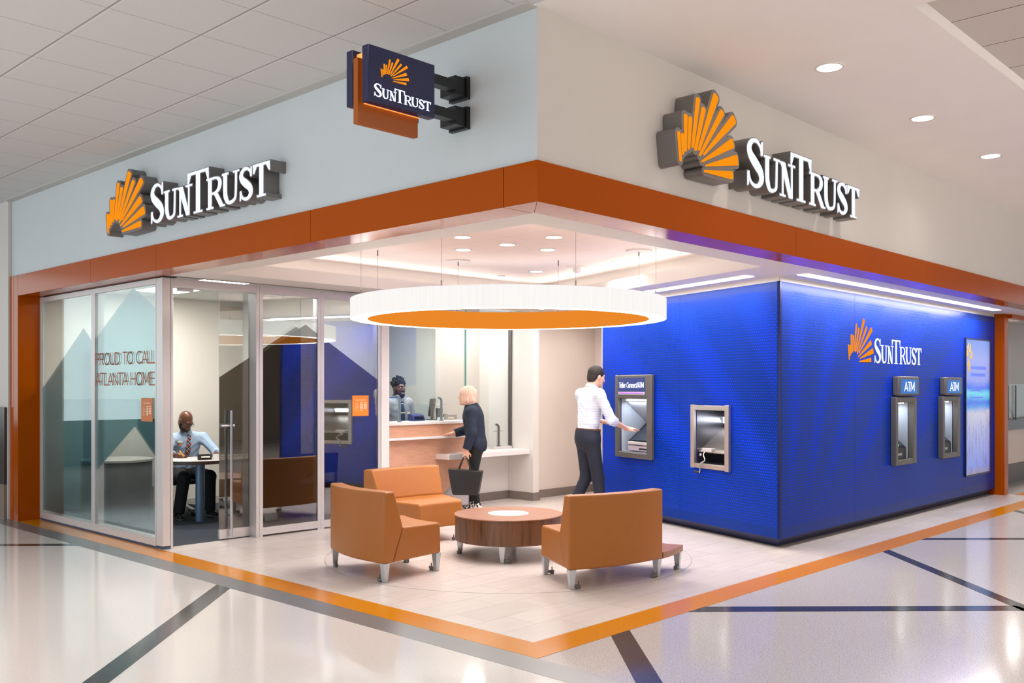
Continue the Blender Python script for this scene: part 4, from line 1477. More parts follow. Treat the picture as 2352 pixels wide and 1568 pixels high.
# ------------------------------------------------------------------ teller line
M_oak = wood('pink_oak_laminate', (218, 166, 138), (204, 148, 118), (.8, 3, 14), .42)
M_stone = mat('white_solid_surface', (236, 231, 228), .3)
tc_ = thing('teller_counter', 'pale wood teller counter with white top and white ledge behind the benches', 'counter', (3.9, 5.6, 0))
MB().box(3.107, 4.87, 5.60, 5.63, .965, 1.12).build('upper_panel', M_oak, tc_)
MB().prism([(3.107, .03), (4.12, .03), (4.87, .545), (4.87, .935), (3.107, .935)], 5.60, 5.63, lambda u, v, d: (u, d, v)).build('front_panel', M_oak, tc_)
MB().box(3.107, 4.86, 5.64, 5.75, .0, 1.12).build('base', mat('counter_base_grey', (196, 190, 190), .5), tc_)
MB().box(3.107, 4.87, 5.47, 5.63, .936, .964).build('ledge', M_stone, tc_, bevel=(.004, 2))
MB().box(3.107, 4.87, 5.56, 6.02, 1.121, 1.158).build('countertop', M_stone, tc_, bevel=(.004, 2))
ws = thing('writing_shelf', 'low thick white shelf running to the pier beside the woman in the blazer', 'shelf', (5.0, 5.5, .66))
MB().slab([(4.21, 5.335), (5.768, 5.335), (5.768, 5.74), (4.875, 5.74), (4.875, 5.598), (4.21, 5.598)], .66, .728).build('slab', M_stone, ws, bevel=(.004, 2))
tg = bpy.data.objects.new('window_5', None)
COL.objects.link(tg)
struct(tg, 'teller glass standing on the wood counter', 'window')
MB().box(3.107, 4.87, 5.70, 5.712, 1.158, 2.69).build('pane', M_glass_thin, tg)
MB().box(4.87, 4.878, 5.70, 5.74, 1.158, 2.69).build('edge_strip', mat('green_glass_edge', (140, 178, 170), .2), tg)
tg = bpy.data.objects.new('window_6', None)
COL.objects.link(tg)
struct(tg, 'glass above the low white shelf', 'window')
MB().box(4.885, 5.745, 5.70, 5.712, .76, 2.69).build('pane', M_glass_thin, tg)
MB().box(5.745, 5.769, 5.68, 5.735, .73, 2.69).build('jamb', M_alu_dark, tg)
MB().box(5.39, 5.745, 5.66, 5.76, .729, .765).build('bottom_rail', M_alu, tg)
# steel clamp posts of the small glass screens on the counter
def clamp_post(x, y, z, h, label, mtl):
    t = thing('glass_clamp_post', label, 'post', (x, y, z), 0, 'steel clamp posts of the teller line')
    MB().tube(cr([(x, y, z), (x, y, z + h * .7), (x, y, z + h * .9), (x - .02, y, z + h), (x - .05, y, z + h * 1.03)], 5), .016, 10).build('post', mtl, t, smooth=50)
    MB().tube([(x - .09, y, z + h * .72), (x + .09, y, z + h * .72)], .006, 8).build('cross_pin', M_chrome, t, smooth=50)
    MB().cyl((x, y), .03, z, z + .012, 16).build('foot', mtl, t, smooth=40)
M_post = mat('blue_grey_steel', (130, 150, 158), .3, .7)
clamp_post(3.655, 5.66, 1.158, .33, 'curved steel clamp post at the left end of the wood counter top', M_post)
clamp_post(4.375, 5.66, 1.158, .30, 'curved steel clamp post on the wood counter top near the computer monitor', M_post)
clamp_post(5.515, 5.70, .766, .30, 'thin steel clamp post on the low white shelf by the pier', M_alu_dark)
# things on the counter top
t = thing('candy_box', 'clear acrylic box with orange and brown packets on the teller counter', 'box', (3.50, 5.85, 1.158))
MB().box(3.44, 3.55, 5.80, 5.90, 1.159, 1.165).box(3.44, 3.446, 5.80, 5.90, 1.165, 1.34).box(3.544, 3.55, 5.80, 5.90, 1.165, 1.34).box(3.446, 3.544, 5.80, 5.806, 1.165, 1.34).build('clear_case', M_glass_thin, t)
for k in range(12):
    x, y, z = 3.465 + (k % 3) * .03, 5.83 + (k % 2) * .03, 1.172 + (k // 3) * .034
    o = MB().box(x - .012, x + .014, y - .010, y + .012, z, z + .028).build('packet', [mat('orange_packet', (226, 96, 50), .4), mat('brown_packet', (150, 92, 62), .4), mat('pale_packet', (230, 190, 180), .4)][k % 3])
    tag(o, ['orange', 'brown', 'pale'][k % 3] + ' candy packet inside the clear box on the teller counter', 'packet', ['orange', 'brown', 'pale'][k % 3] + ' candy packets in the clear box')
t = thing('card_terminal', 'small blue card terminal on the teller counter in front of the bearded teller', 'terminal', (4.12, 5.86, 1.158))
M_bl = mat('blue_plastic', (34, 48, 110), .35)
MB().add([(4.02, 5.82, 1.16), (4.24, 5.82, 1.16), (4.24, 5.92, 1.16), (4.02, 5.92, 1.16), (4.03, 5.85, 1.235), (4.23, 5.85, 1.235), (4.23, 5.93, 1.255), (4.03, 5.93, 1.255)],
         [(3, 2, 1, 0), (4, 5, 6, 7), (0, 1, 5, 4), (1, 2, 6, 5), (2, 3, 7, 6), (3, 0, 4, 7)]).build('body', M_bl, t, bevel=(.006, 2))
MB().box(4.05, 4.21, 5.828, 5.832, 1.175, 1.215).build('display', M_screen_dark, t)
t = thing('computer_monitor', 'thin computer monitor seen edge-on on the teller counter', 'monitor', (4.42, 5.98, 1.158))
MB().add([(4.40, 5.86, 1.21), (4.425, 5.86, 1.21), (4.455, 5.99, 1.21), (4.43, 5.99, 1.21), (4.43, 5.86, 1.45), (4.455, 5.86, 1.45), (4.485, 5.99, 1.45), (4.46, 5.99, 1.45)],
         [(3, 2, 1, 0), (4, 5, 6, 7), (0, 1, 5, 4), (1, 2, 6, 5), (2, 3, 7, 6), (3, 0, 4, 7)]).build('screen', M_black, t, bevel=(.003, 2))
MB().box(4.435, 4.465, 5.90, 5.94, 1.16, 1.32).build('stand', M_dark, t)
MB().box(4.38, 4.50, 5.87, 5.98, 1.159, 1.170).build('foot', M_dark, t)
t = thing('pen_cup', 'dark ribbed cup beside the computer monitor on the teller counter', 'cup', (4.575, 5.92, 1.158))
MB().lathe([(.0005, 1.16), (.042, 1.16), (.046, 1.32), (.040, 1.32), (.036, 1.17), (.0005, 1.17)], 20, (4.575, 5.92)).build('cup_body', mat('brown_black', (52, 44, 42), .5), t, smooth=40)
o = MB().box(4.44, 4.55, 5.80, 5.815, 1.159, 1.20).build('name_card', mat('white_card', (236, 232, 228), .6))
tag(o, 'small white card standing under the monitor on the teller counter', 'card')
t = thing('counter_clock', 'small round silver clock on the teller counter beside the clamp post', 'clock', (4.62, 5.84, 1.158))
MB().add(*(lambda m: (m.v, m.f))(MB().prism([(.04 * cos(2 * pi * k / 20), .04 * sin(2 * pi * k / 20)) for k in range(20)], 5.83, 5.86, lambda u, v, d: (4.62 + u, d, 1.205 + v)))).build('case', M_chrome, t, smooth=40)
MB().box(4.59, 4.65, 5.83, 5.86, 1.159, 1.17).build('foot', M_chrome, t)
t = thing('name_plaque', 'long taupe name plaque with pale lettering on the teller counter beside the woman', 'plaque', (4.75, 5.88, 1.158))
MB().box(4.66, 4.86, 5.87, 5.89, 1.159, 1.225).build('plate', mat('plaque_taupe', (150, 138, 132), .45), t)
MB().box(4.675, 4.74, 5.866, 5.87, 1.175, 1.197).box(4.75, 4.80, 5.866, 5.87, 1.175, 1.197).build('lettering', M_note_t, t)
t = thing('lamp_strip', 'thin blue-white light bar low behind the teller glass', 'lamp', (3.72, 5.93, 1.40))
MB().box(3.50, 3.90, 5.92, 5.945, 1.462, 1.475).build('bar', emis('blue_white_bar', (120, 150, 255), .5), t)
MB().box(3.51, 3.53, 5.925, 5.94, 1.158, 1.462).box(3.86, 3.88, 5.925, 5.94, 1.158, 1.462).build('stand', M_alu, t)
disc_light('teller_room_lamp', (4.1, 6.15, 2.84), .6, 44, (.97, 1, .98), 170)
disc_light('teller_room_lamp', (5.35, 6.05, 2.65), .3, 14, (1, .95, .9), 170)

# ------------------------------------------------------------------ office furniture
M_desk_top = mat('pale_desk_top', (206, 198, 190), .35)
M_desk_edge = mat('dark_wood_edge', (70, 52, 46), .45)
M_blue_grey_leg = mat('blue_grey_column', (112, 132, 160), .4, .3)
dk = thing('desk', 'peninsula desk with rounded end, dark edge and grey column leg in the glass office', 'desk', (1.9, 6.8, 0))
outl = [(2.93, 6.40), (2.93, 7.18)] + [(1.45 + .39 * cos(radians(a)), 6.79 + .39 * sin(radians(a))) for a in range(90, 271, 4)]
MB().slab(outl, .706, .745).build('tabletop', [M_desk_edge], dk, smooth=30)
MB().slab(offset_poly(outl, -.004), .745, .748).build('top_veneer', M_desk_top, dk)
MB().cyl((1.515, 6.80), .055, 0, .706, 28).build('leg', M_blue_grey_leg, dk, smooth=40)
MB().box(2.25, 2.93, 6.62, 6.65, .12, .706).build('modesty_panel', mat('orange_brown_panel', (170, 84, 34), .45), dk)
MB().box(2.9, 2.93, 6.42, 7.16, 0, .706).build('side_panel', M_desk_edge, dk)
t = thing('desk_nameplate', 'dark desk nameplate with a white card beside it on the office desk', 'nameplate', (1.47, 6.62, .748))
MB().add([(1.37, 6.58, .749), (1.53, 6.545, .749), (1.54, 6.585, .749), (1.38, 6.62, .749), (1.375, 6.60, .815), (1.535, 6.565, .815), (1.537, 6.575, .815), (1.377, 6.61, .815)],
         [(3, 2, 1, 0), (4, 5, 6, 7), (0, 1, 5, 4), (1, 2, 6, 5), (2, 3, 7, 6), (3, 0, 4, 7)]).build('plate', mat('nameplate_black', (46, 42, 42), .4), t)
MB().add([(1.405, 6.571, .776), (1.505, 6.549, .776), (1.507, 6.556, .792), (1.407, 6.578, .792)], [(0, 1, 2, 3)]).build('lettering', M_note_t, t)
o = MB().add([(1.545, 6.545, .749), (1.63, 6.53, .749), (1.635, 6.56, .749), (1.55, 6.575, .749), (1.548, 6.56, .812), (1.632, 6.545, .812), (1.633, 6.549, .812), (1.549, 6.564, .812)],
             [(3, 2, 1, 0), (4, 5, 6, 7), (0, 1, 5, 4), (1, 2, 6, 5), (2, 3, 7, 6), (3, 0, 4, 7)]).build('business_card', MATS['white_card'])
tag(o, 'white card standing against the dark nameplate on the office desk', 'card')
for k, (x, y, r, lb) in enumerate(((1.30, 6.72, .3, 'white paper under the hand with the marker on the office desk'), (1.72, 6.85, -.5, 'white sheet in front of the seated man on the office desk'), (1.95, 6.95, -.2, 'stack of white papers at the right of the seated man'))):
    b = MB()
    c_, s_ = cos(r), sin(r)
    b.slab([(x + u * c_ - v * s_, y + u * s_ + v * c_) for u, v in rect(-.11, .11, -.15, .15)], .7485 + .0002 * k, .7495 + (.012 if k == 2 else .0015))
    tag(b.build('paper', mat('white_paper', (240, 238, 234), .7)), lb, 'paper')


def make_guest(label):
    t = thing('guest_chair', label, 'chair', (0, 0, 0), 0, 'guest chairs in the office')
    Wd = mat('guest_chair_wood', (150, 98, 66), .4)
    for sx in (-1, 1):
        MB().tube([(sx * .25, -.25, 0), (sx * .24, -.22, .44), (sx * .235, -.27, .81)], .018, 8).build('leg', Wd, t, smooth=50, world=False)
        MB().tube([(sx * .25, .24, 0), (sx * .25, .23, .62)], .018, 8, .016).build('leg', Wd, t, smooth=50, world=False)
        MB().bar((sx * .25, -.24, .62), (sx * .25, .25, .64), .045, .022).build('armrest', Wd, t, bevel=(.006, 2), world=False)
    MB().box(-.235, .235, -.22, .24, .40, .47).build('seat', mat('blue_seat_fabric', (58, 64, 104), .85), t, bevel=(.02, 3), world=False)
    MB().add([(-.24, -.26, .58), (.24, -.26, .58), (.24, -.235, .58), (-.24, -.235, .58), (-.24, -.30, .82), (.24, -.30, .82), (.24, -.27, .82), (-.24, -.27, .82)],
             [(3, 2, 1, 0), (4, 5, 6, 7), (0, 1, 5, 4), (1, 2, 6, 5), (2, 3, 7, 6), (3, 0, 4, 7)]).build('backrest', mat('chair_back_brown', (96, 60, 44), .5), t, bevel=(.008, 2), world=False)
    return t


g1 = make_guest('wood guest chair with blue seat behind the office front glass, beside the open doorway')
g1.location = (1.78, 5.92, 0)
g1.rotation_euler.z = radians(6)
g2 = copy_tree(g1)
g2.location = (2.50, 5.98, 0)
g2.rotation_euler.z = radians(-8)
g2['label'] = 'wood guest chair with blue seat behind the office front glass, beside the hours notice'

tk = thing('task_chair', 'black office chair with silver star base under the seated man', 'chair', (1.70, 7.56, 0), radians(172))
M_mesh = mat('black_chair_fabric', (24, 24, 26), .8)
for k in range(5):
    a = radians(72 * k + 20)
    lg = MB().bar((.04 * cos(a), .04 * sin(a), .115), (.31 * cos(a), .31 * sin(a), .075), .05, .03).build('leg', M_silver, tk, bevel=(.006, 2), world=False)
    MB().prism([(.028 * cos(2 * pi * j / 14), .028 * sin(2 * pi * j / 14)) for j in range(14)], -.022, .022, lambda u, v, d, a=a: (.31 * cos(a) + u * cos(a) - d * sin(a), .31 * sin(a) + u * sin(a) + d * cos(a), .0285 + v)).build('caster', M_black, lg, smooth=40, world=False)
MB().cyl((0, 0), .03, .10, .40, 16).build('gas_lift', M_dark, tk, smooth=40, world=False)
MB().box(-.24, .24, -.24, .24, .39, .455).build('seat', M_mesh, tk, bevel=(.025, 3), world=False)
MB().box(-.22, .22, -.285, -.245, .56, .98).build('backrest', M_mesh, tk, bevel=(.018, 3), world=False)
MB().bar((0, -.20, .40), (0, -.27, .62), .06, .025).build('back_support', M_dark, tk, world=False)

dr_ = thing('kiosk_reflection_drum', 'dark curved drum added as a kiosk reflection in the office side glass', 'reflection stand-in', (.86, 7.60, 0))  # no cabinet here: drum added in place of a reflected concourse kiosk
M_drum = wood('smoked_oak', (50, 42, 39), (36, 31, 30), (6, 6, .5), .4)
MB().cyl((.86, 7.60), .40, .02, .34, 64).build('base', M_drum, dr_, smooth=40)
MB().cyl((.86, 7.60), .40, .345, .715, 64).build('body', M_drum, dr_, smooth=40)
MB().cyl((.86, 7.60), .412, .717, .742, 64).build('top', M_desk_top, dr_, smooth=40)
o = MB().lathe([(.0005, 0), (.115, 0), (.125, .33), (.118, .345), (.105, .335), (.1, .02), (.0005, .02)], 28, (1.33, 7.90)).build('waste_bin', M_dark, smooth=40)
tag(o, 'small dark waste bin beside the curved drum in the office', 'bin')
# office ceiling panel light
for (x, y, lb) in ((1.35, 7.3, 'square light panel in the office ceiling near the back wall'), (1.35, 6.0, 'square light panel in the office ceiling near the doorway')):
    t = thing('ceiling_panel_light', lb, 'ceiling light', (x, y, 2.80), 0, 'office ceiling lights')
    MB().box(x - .30, x + .30, y - .30, y + .30, 2.79, 2.80).build('frame', M_white, t)
    MB().box(x - .27, x + .27, y - .27, y + .27, 2.785, 2.79).build('lens', M_led, t)
area_light('office_panel_beam', (1.35, 7.3, 2.775), (1.35, 7.3, 0), .5, .5, 40, (1, .98, .94))
area_light('office_panel_beam', (1.35, 6.0, 2.775), (1.35, 6.0, 0), .5, .5, 34, (1, .98, .94))
t = thing('exit_box', 'small grey and pink box fixed under the office doorway head', 'sensor', (.55, 5.36, 2.60))
MB().box(.50, .66, 5.345, 5.40, 2.585, 2.612).build('body', M_alu, t, bevel=(.004, 2))

# ------------------------------------------------------------------ counter of the next shop, seen past the right post
rc = thing('reception_counter', 'white counter with black slab top and dark base beyond the orange post', 'counter', (14, 1.35, 0))
MB().box(11.9, 19, 1.16, 1.7, 0, .33).build('base', mat('counter_base_dark', (108, 104, 102), .5), rc)
MB().box(11.9, 19, 1.13, 1.7, .33, .905).build('front_panel', M_white, rc)
MB().box(11.85, 19, 1.05, 1.75, .905, 1.06).build('countertop', mat('black_granite', (34, 34, 40), .25), rc)
sg_ = thing('glass_shield', 'clear glass shield on two steel posts standing on the black counter top', 'screen', (13.5, 1.2, 1.06))
for x in (13.2, 13.62):
    MB().tube([(x, 1.2, 1.06), (x, 1.2, 1.64)], .013, 8).build('post', M_alu_dark, sg_, smooth=50)
MB().box(12.95, 14.3, 1.215, 1.225, 1.09, 1.66).build('pane', M_glass_side, sg_)
t = thing('counter_tablet', 'dark tablet leaning on a stand on the black counter top', 'tablet', (13.95, 1.35, 1.06))
MB().add([(13.86, 1.28, 1.062), (14.06, 1.28, 1.062), (14.06, 1.30, 1.062), (13.86, 1.30, 1.062), (13.80, 1.40, 1.36), (14.0, 1.40, 1.36), (14.0, 1.42, 1.36), (13.80, 1.42, 1.36)],
         [(3, 2, 1, 0), (4, 5, 6, 7), (0, 1, 5, 4), (1, 2, 6, 5), (2, 3, 7, 6), (3, 0, 4, 7)]).build('screen', M_screen_dark, t)
MB().bar((13.95, 1.40, 1.062), (13.92, 1.40, 1.25), .03, .02).build('stand', M_alu, t)
disc_light('passage_lamp', (6.7, 4.75, 2.69), .15, 5, (1, .92, .84), 150)
disc_light('teller_line_lamp', (4.2, 5.05, 2.69), .15, 5, (1, .93, .86), 150)
disc_light('next_shop_lamp', (13.6, 1.45, 2.86), .6, 85, (1, .97, .93), 170)

# ------------------------------------------------------------------ people: smooth bodies from distance fields
class Field:
    def __init__(self, lo, hi, res):
        self.lo = np.array(lo, float)
        self.res = res
        n = np.ceil((np.array(hi) - self.lo) / res).astype(int) + 1
        self.n = n
        self.f = np.full(n, .5, np.float32)
        self.ax = [self.lo[i] + res * np.arange(n[i]) for i in range(3)]

    def sub(self, lo, hi):
        s = []
        for i in range(3):
            a = max(0, int((lo[i] - self.lo[i]) / self.res))
            b = min(self.n[i], int((hi[i] - self.lo[i]) / self.res) + 2)
            if b <= a:
                return None
            s.append(slice(a, b))
        X = np.stack(np.meshgrid(*[self.ax[i][s[i]] for i in range(3)], indexing='ij'), -1)
        return tuple(s), X

    def put(self, lo, hi, fn, k, op='add'):
        m = k + 4 * self.res
        r = self.sub(np.array(lo) - m, np.array(hi) + m)
        if r is None:
            return
        s, X = r
        d = fn(X)
        a = self.f[s]
        if op == 'add':
            if k > 0:
                h = np.maximum(k - np.abs(a - d), 0) / k
                self.f[s] = np.minimum(a, d) - h * h * k * .25
            else:
                self.f[s] = np.minimum(a, d)
        else:
            d = -d
            if k > 0:
                h = np.maximum(k - np.abs(a - d), 0) / k
                self.f[s] = np.maximum(a, d) + h * h * k * .25
            else:
                self.f[s] = np.maximum(a, d)

    def cap(self, p, q, r1, r2=None, k=.02, cut0=False, cut1=False, op='add', flat=None):
        """tapered limb; cut0/cut1 square off an end; flat=(axis, ratio) squashes the section"""
        r2 = r1 if r2 is None else r2
        p, q = np.array(p, float), np.array(q, float)
        v = q - p
        L2 = max(1e-9, v @ v)
        L = sqrt(L2)

        def fn(X):
            w = X - p
            t = (w @ v) / L2
            tc = np.clip(t, 0, 1)
            e = w - tc[..., None] * v
            if flat is not None:
                ax = np.array(flat[0], float)
                c = (e @ ax)
                e = e + (c * (1 / flat[1] - 1))[..., None] * ax
            d = np.sqrt((e * e).sum(-1)) - (r1 + (r2 - r1) * tc)
            if flat is not None:
                d = d * .8
            if cut0:
                d = np.maximum(d, -t * L)
            if cut1:
                d = np.maximum(d, (t - 1) * L)
            return d
        R = max(r1, r2) * 1.3
        self.put(np.minimum(p, q) - R, np.maximum(p, q) + R, fn, k, op)

    def ell(self, c, rad, B=None, k=.02, op='add'):
        c = np.array(c, float)
        rad = np.array(rad, float)
        B = np.eye(3) if B is None else np.array(B, float)

        def fn(X):
            u = (X - c) @ B.T
            k0 = np.sqrt(((u / rad) ** 2).sum(-1))
            k1 = np.sqrt(((u / rad ** 2) ** 2).sum(-1)) + 1e-9
            return k0 * (k0 - 1) / k1
        R = rad.max()
        self.put(c - R, c + R, fn, k, op)

    def plane(self, p, n, lo=None, hi=None):
        """cut away the side n points to, inside an optional box"""
        p, n = np.array(p, float), np.array(n, float)
        n = n / np.linalg.norm(n)
        r = self.sub(self.lo if lo is None else lo, self.ax_hi() if hi is None else hi)
        s, X = r
        self.f[s] = np.maximum(self.f[s], (X - p) @ n)

    def ax_hi(self):
        return self.lo + self.res * self.n

    def sample(self, p):
        i = np.clip(((np.array(p) - self.lo) / self.res).round().astype(int), 0, self.n - 1)
        return float(self.f[tuple(i)])

    def surface(self, p, d, step=.003, n=160):
        """walk from outside point p along d until the surface"""
        p, d = np.array(p, float), np.array(d, float)
        for i in range(n):
            if self.sample(p) < 0:
                return p
            p = p + d * step
        return p

    def mesh(self):
        f = self.f
        s = f < 0
        c = np.zeros(tuple(np.array(f.shape) - 1), np.int8)
        offs = [(i, j, k) for i in (0, 1) for j in (0, 1) for k in (0, 1)]
        sh = [x - 1 for x in f.shape]
        for i, j, k in offs:
            c += s[i:i + sh[0], j:j + sh[1], k:k + sh[2]]
        act = (c > 0) & (c < 8)
        idx = np.argwhere(act)
        ids = np.full(c.shape, -1, np.int64)
        ids[act] = np.arange(len(idx))
        cv = np.stack([f[idx[:, 0] + i, idx[:, 1] + j, idx[:, 2] + k] for i, j, k in offs], 1).astype(float)
        acc = np.zeros((len(idx), 3))
        cnt = np.zeros(len(idx))
        for a in range(8):
            for b in range(a + 1, 8):
                oa, ob = np.array(offs[a]), np.array(offs[b])
                if np.abs(oa - ob).sum() != 1:
                    continue
                m = (cv[:, a] < 0) != (cv[:, b] < 0)
                t = np.where(m, cv[:, a] / np.where(m, cv[:, a] - cv[:, b], 1), 0)
                acc += np.where(m[:, None], oa + t[:, None] * (ob - oa), 0)
                cnt += m
        vs = (idx + acc / cnt[:, None]) * self.res + self.lo
        quads = []
        for ax in range(3):
            o = [0, 0, 0]
            o[ax] = 1
            sa = s[:f.shape[0] - o[0], :f.shape[1] - o[1], :f.shape[2] - o[2]]
            sb = s[o[0]:, o[1]:, o[2]:]
            e = np.argwhere(sa != sb)
            u, v = (ax + 1) % 3, (ax + 2) % 3
            ok = (e[:, u] > 0) & (e[:, v] > 0) & (e[:, u] < c.shape[u]) & (e[:, v] < c.shape[v])
            e = e[ok]
            def cell(du, dv):
                x = e.copy()
                x[:, u] += du
                x[:, v] += dv
                return ids[x[:, 0], x[:, 1], x[:, 2]]
            q = np.stack([cell(-1, -1), cell(0, -1), cell(0, 0), cell(-1, 0)], 1)
            fl = ~sa[e[:, 0], e[:, 1], e[:, 2]]
            q[fl] = q[fl][:, ::-1]
            quads.append(q)
        q = np.concatenate(quads)
        q = q[(q >= 0).all(1)]
        return vs, q

    def build(self, name, m, parent):
        vs, q = self.mesh()
        me = bpy.data.meshes.new(name)
        me.from_pydata(vs.tolist(), [], q.tolist())
        return finish(name, me, m, parent, 180, None)


def basis(f, u):
    f = np.array(f, float)
    f /= np.linalg.norm(f)
    u = np.array(u, float)
    r = np.cross(f, u)
    r /= np.linalg.norm(r)
    u = np.cross(r, f)
    return r, f, u


A_ = lambda *p: np.array(p, float)


class Person:
    """local frame: +Y forward, +X to the person's right, feet on z = 0; J holds joints"""

    def __init__(self, name, label, loc, rotz, J, lo, hi, skin, res=.006):
        self.t = thing(name, label, 'person', loc, rotz)
        self.J = {k: np.array(v, float) for k, v in J.items()}
        self.lo, self.hi, self.res = lo, hi, res
        self.hr, self.hf, self.hu = basis(J['face'], J['up'])
        self.skin = skin

    def field(self, res=None):
        return Field(self.lo, self.hi, res or self.res)

    def H(self, r, f, u):
        return self.J['head'] + self.hr * r + self.hf * f + self.hu * u

    def HB(self):
        return np.stack([self.hr, self.hf, self.hu])

    def head(self, F, jaw=1.0):
        B = self.HB()
        E = lambda c, rad, k=.02, op='add': F.ell(self.H(*c), rad, B, k, op)
        E((0, -.012, .022), (.073, .093, .092))
        E((0, .028, -.035), (.062, .066, .085), .03)
        E((0, .040, -.085), (.046 * jaw, .046, .036 * jaw), .03)
        F.cap(self.H(-.018, .082, -.112), self.H(.018, .082, -.112), .012, k=.025)
        F.cap(self.H(0, .094, .008), self.H(0, .113, -.036), .008, .013, k=.015)
        F.cap(self.H(-.013, .098, -.040), self.H(.013, .098, -.040), .009, k=.01)
        F.cap(self.H(-.035, .084, .022), self.H(.035, .084, .022), .010, k=.02)
        for s in (-1, 1):
            E((s * .031, .100, .004), (.016, .012, .011), .012, 'cut')
            E((s * .042, .066, -.030), (.018, .018, .016), .02)
            E((s * .076, -.004, -.012), (.009, .020, .031), .008)
        F.cap(self.H(-.017, .094, -.068), self.H(.017, .094, -.068), .006, k=.008)
        F.cap(self.H(-.014, .093, -.080), self.H(.014, .093, -.080), .0065, k=.008)
        F.cap(self.H(0, -.02, -.06), self.J['neck'], .053, .060, k=.04)

    def torso(self, F, g=0.0, chest=(.150, .100), waist=(.130, .095), hip=(.150, .108), k=.06):
        J = self.J
        up = J['neck'] - J['pelvis']
        r = J['shR'] - J['shL']
        r = r - up * (r @ up) / (up @ up)
        f = np.cross(up, r)
        f /= np.linalg.norm(f)
        rr, ff, uu = basis(f, up)
        B = np.stack([rr, ff, uu])
        self.TB = B
        L = np.linalg.norm(up)
        c = J['pelvis'] + up * .70
        F.ell(c, (chest[0] + g, chest[1] + g, L * .33 + g), B, k)
        c = J['pelvis'] + up * .36
        F.ell(c, (waist[0] + g, waist[1] + g, L * .30 + g), B, k)
        F.ell(J['pelvis'] + ff * -.008, (hip[0] + g, hip[1] + g, .125 + g), B, k)
        F.cap(J['shL'], J['shR'], .055 + g, k=k)
        F.cap(J['neck'], J['pelvis'] + up * .75, .062 + g, .085 + g, k=k)

    def hand(self, F, side, d, n, curl=(.5, .5, .5, .5), thumb=.6):
        """d: towards the finger tips, n: palm side; fingers bend towards n"""
        w = self.J['wr' + side]
        d = np.array(d, float) / np.linalg.norm(d)
        n = np.array(n, float)
        n = n - d * (n @ d)
        n /= np.linalg.norm(n)
        s = np.cross(n, d) * (1 if side == 'R' else -1)      # towards the thumb
        B = np.stack([s, n, d])
        F.ell(w + d * .048, (.040, .016, .052), B, .012)
        F.cap(w, w + d * .03, .025, .024, k=.02)
        for i, (o, L) in enumerate(((.030, .072), (.010, .080), (-.010, .074), (-.029, .058))):
            p = w + d * .088 + s * o
            a = curl[i]
            d1 = d * cos(a) + n * sin(a)
            d2 = d * cos(a * 2.1) + n * sin(a * 2.1)
            q = p + d1 * L * .52
            F.cap(w + d * .06 + s * o * .9, p, .0105, .0098, k=.006)
            F.cap(p, q, .0092, .0085, k=.004)
            F.cap(q, q + d2 * L * .48, .0084, .0068, k=.003)
        p = w + d * .028 + s * .030
        q = p + (s * .75 + d * .55 + n * thumb * .5) * .042
        F.cap(p, q, .013, .0105, k=.012)
        F.cap(q, q + (s * .25 + d * .8 + n * thumb) / np.linalg.norm(s * .25 + d * .8 + n * thumb) * .034, .0102, .0080, k=.004)

    def body(self, **kw):
        J = self.J
        F = self.field()
        self.head(F, kw.get('jaw', 1.0))
        self.torso(F, -.014, *kw.get('dims', ()))
        for s in 'LR':
            F.cap(J['sh' + s], J['el' + s], .046, .037, k=.03)
            F.cap(J['el' + s], J['wr' + s], .038, .025, k=.02)
            F.cap(J['hip' + s], J['kn' + s], .074, .050, k=.05)
            F.cap(J['kn' + s], J['an' + s], .052, .034, k=.03)
            F.cap(J['an' + s] + A_(0, -.03, -.035), J['an' + s] + J['toe' + s], .034, .026, k=.02)
        for s in 'LR':
            h = kw['hands'][s]
            self.hand(F, s, *h)
        o = F.build('body', self.skin, self.t)
        return o

    def shirt(self, name, m, g, dims, hem, sleeve, collar=True, res=.007, flare=0.0, neck_cut=.02, folds=0.0):
        J = self.J
        F = self.field(res)
        self.torso(F, g, *dims)
        for s in 'LR':
            F.cap(J['sh' + s], J['el' + s], .052 + g, .046 + g, k=.035)
            t = sleeve[s]
            e = J['el' + s] + (J['wr' + s] - J['el' + s]) * t
            F.cap(J['el' + s], e, .047 + g, .047 - .014 * t + g, k=.02, cut1=True)
        if collar:
            nk = J['neck']
            ax = self.H(0, -.02, -.06) - nk
            ax /= np.linalg.norm(ax)
            F.cap(nk - ax * .02, nk + ax * .042, .066, .062, k=.012, cut1=True)
        up = self.TB[2]
        if not collar:
            F.plane(J['neck'] + up * neck_cut, up, J['neck'] - .12, J['neck'] + .12)
        if folds:
            zz = self.ax3(F)
            F.f += (folds * np.sin(zz[2] * 70 + 6 * np.sin(zz[0] * 14) + zz[1] * 22)).astype(np.float32) * (np.abs(F.f) < .05)
        self.hemcut(F, hem)
        self.sf = F
        return F.build(name, m, self.t)

    def collar(self, m):
        nk = self.J['neck']
        top = self.H(0, -.02, -.06)
        ax = (top - nk) / np.linalg.norm(top - nk)
        F = Field(nk - .16, nk + .18, .004)
        r, f, u = self.TB
        F.cap(nk + ax * .004, nk + ax * .052, .079, .071, k=0, cut0=True, cut1=True)
        F.cap(nk - ax * .03, nk + ax * .1, .066, .062, k=0, op='cut')
        for s in (-1, 1):
            p = nk + f * .066 + r * s * .020 + ax * .030
            q = nk + f * .092 + r * s * .048 - ax * .022
            F.cap(p, q, .020, .007, k=.006, flat=(f, .35))
        c = nk + f * .09 + ax * .05
        F.ell(c, (.010, .05, .055), self.TB, 0, 'cut')
        F.build('collar', m, self.t)

    def ax3(self, F):
        return np.meshgrid(F.ax[0], F.ax[1], F.ax[2], indexing='ij')

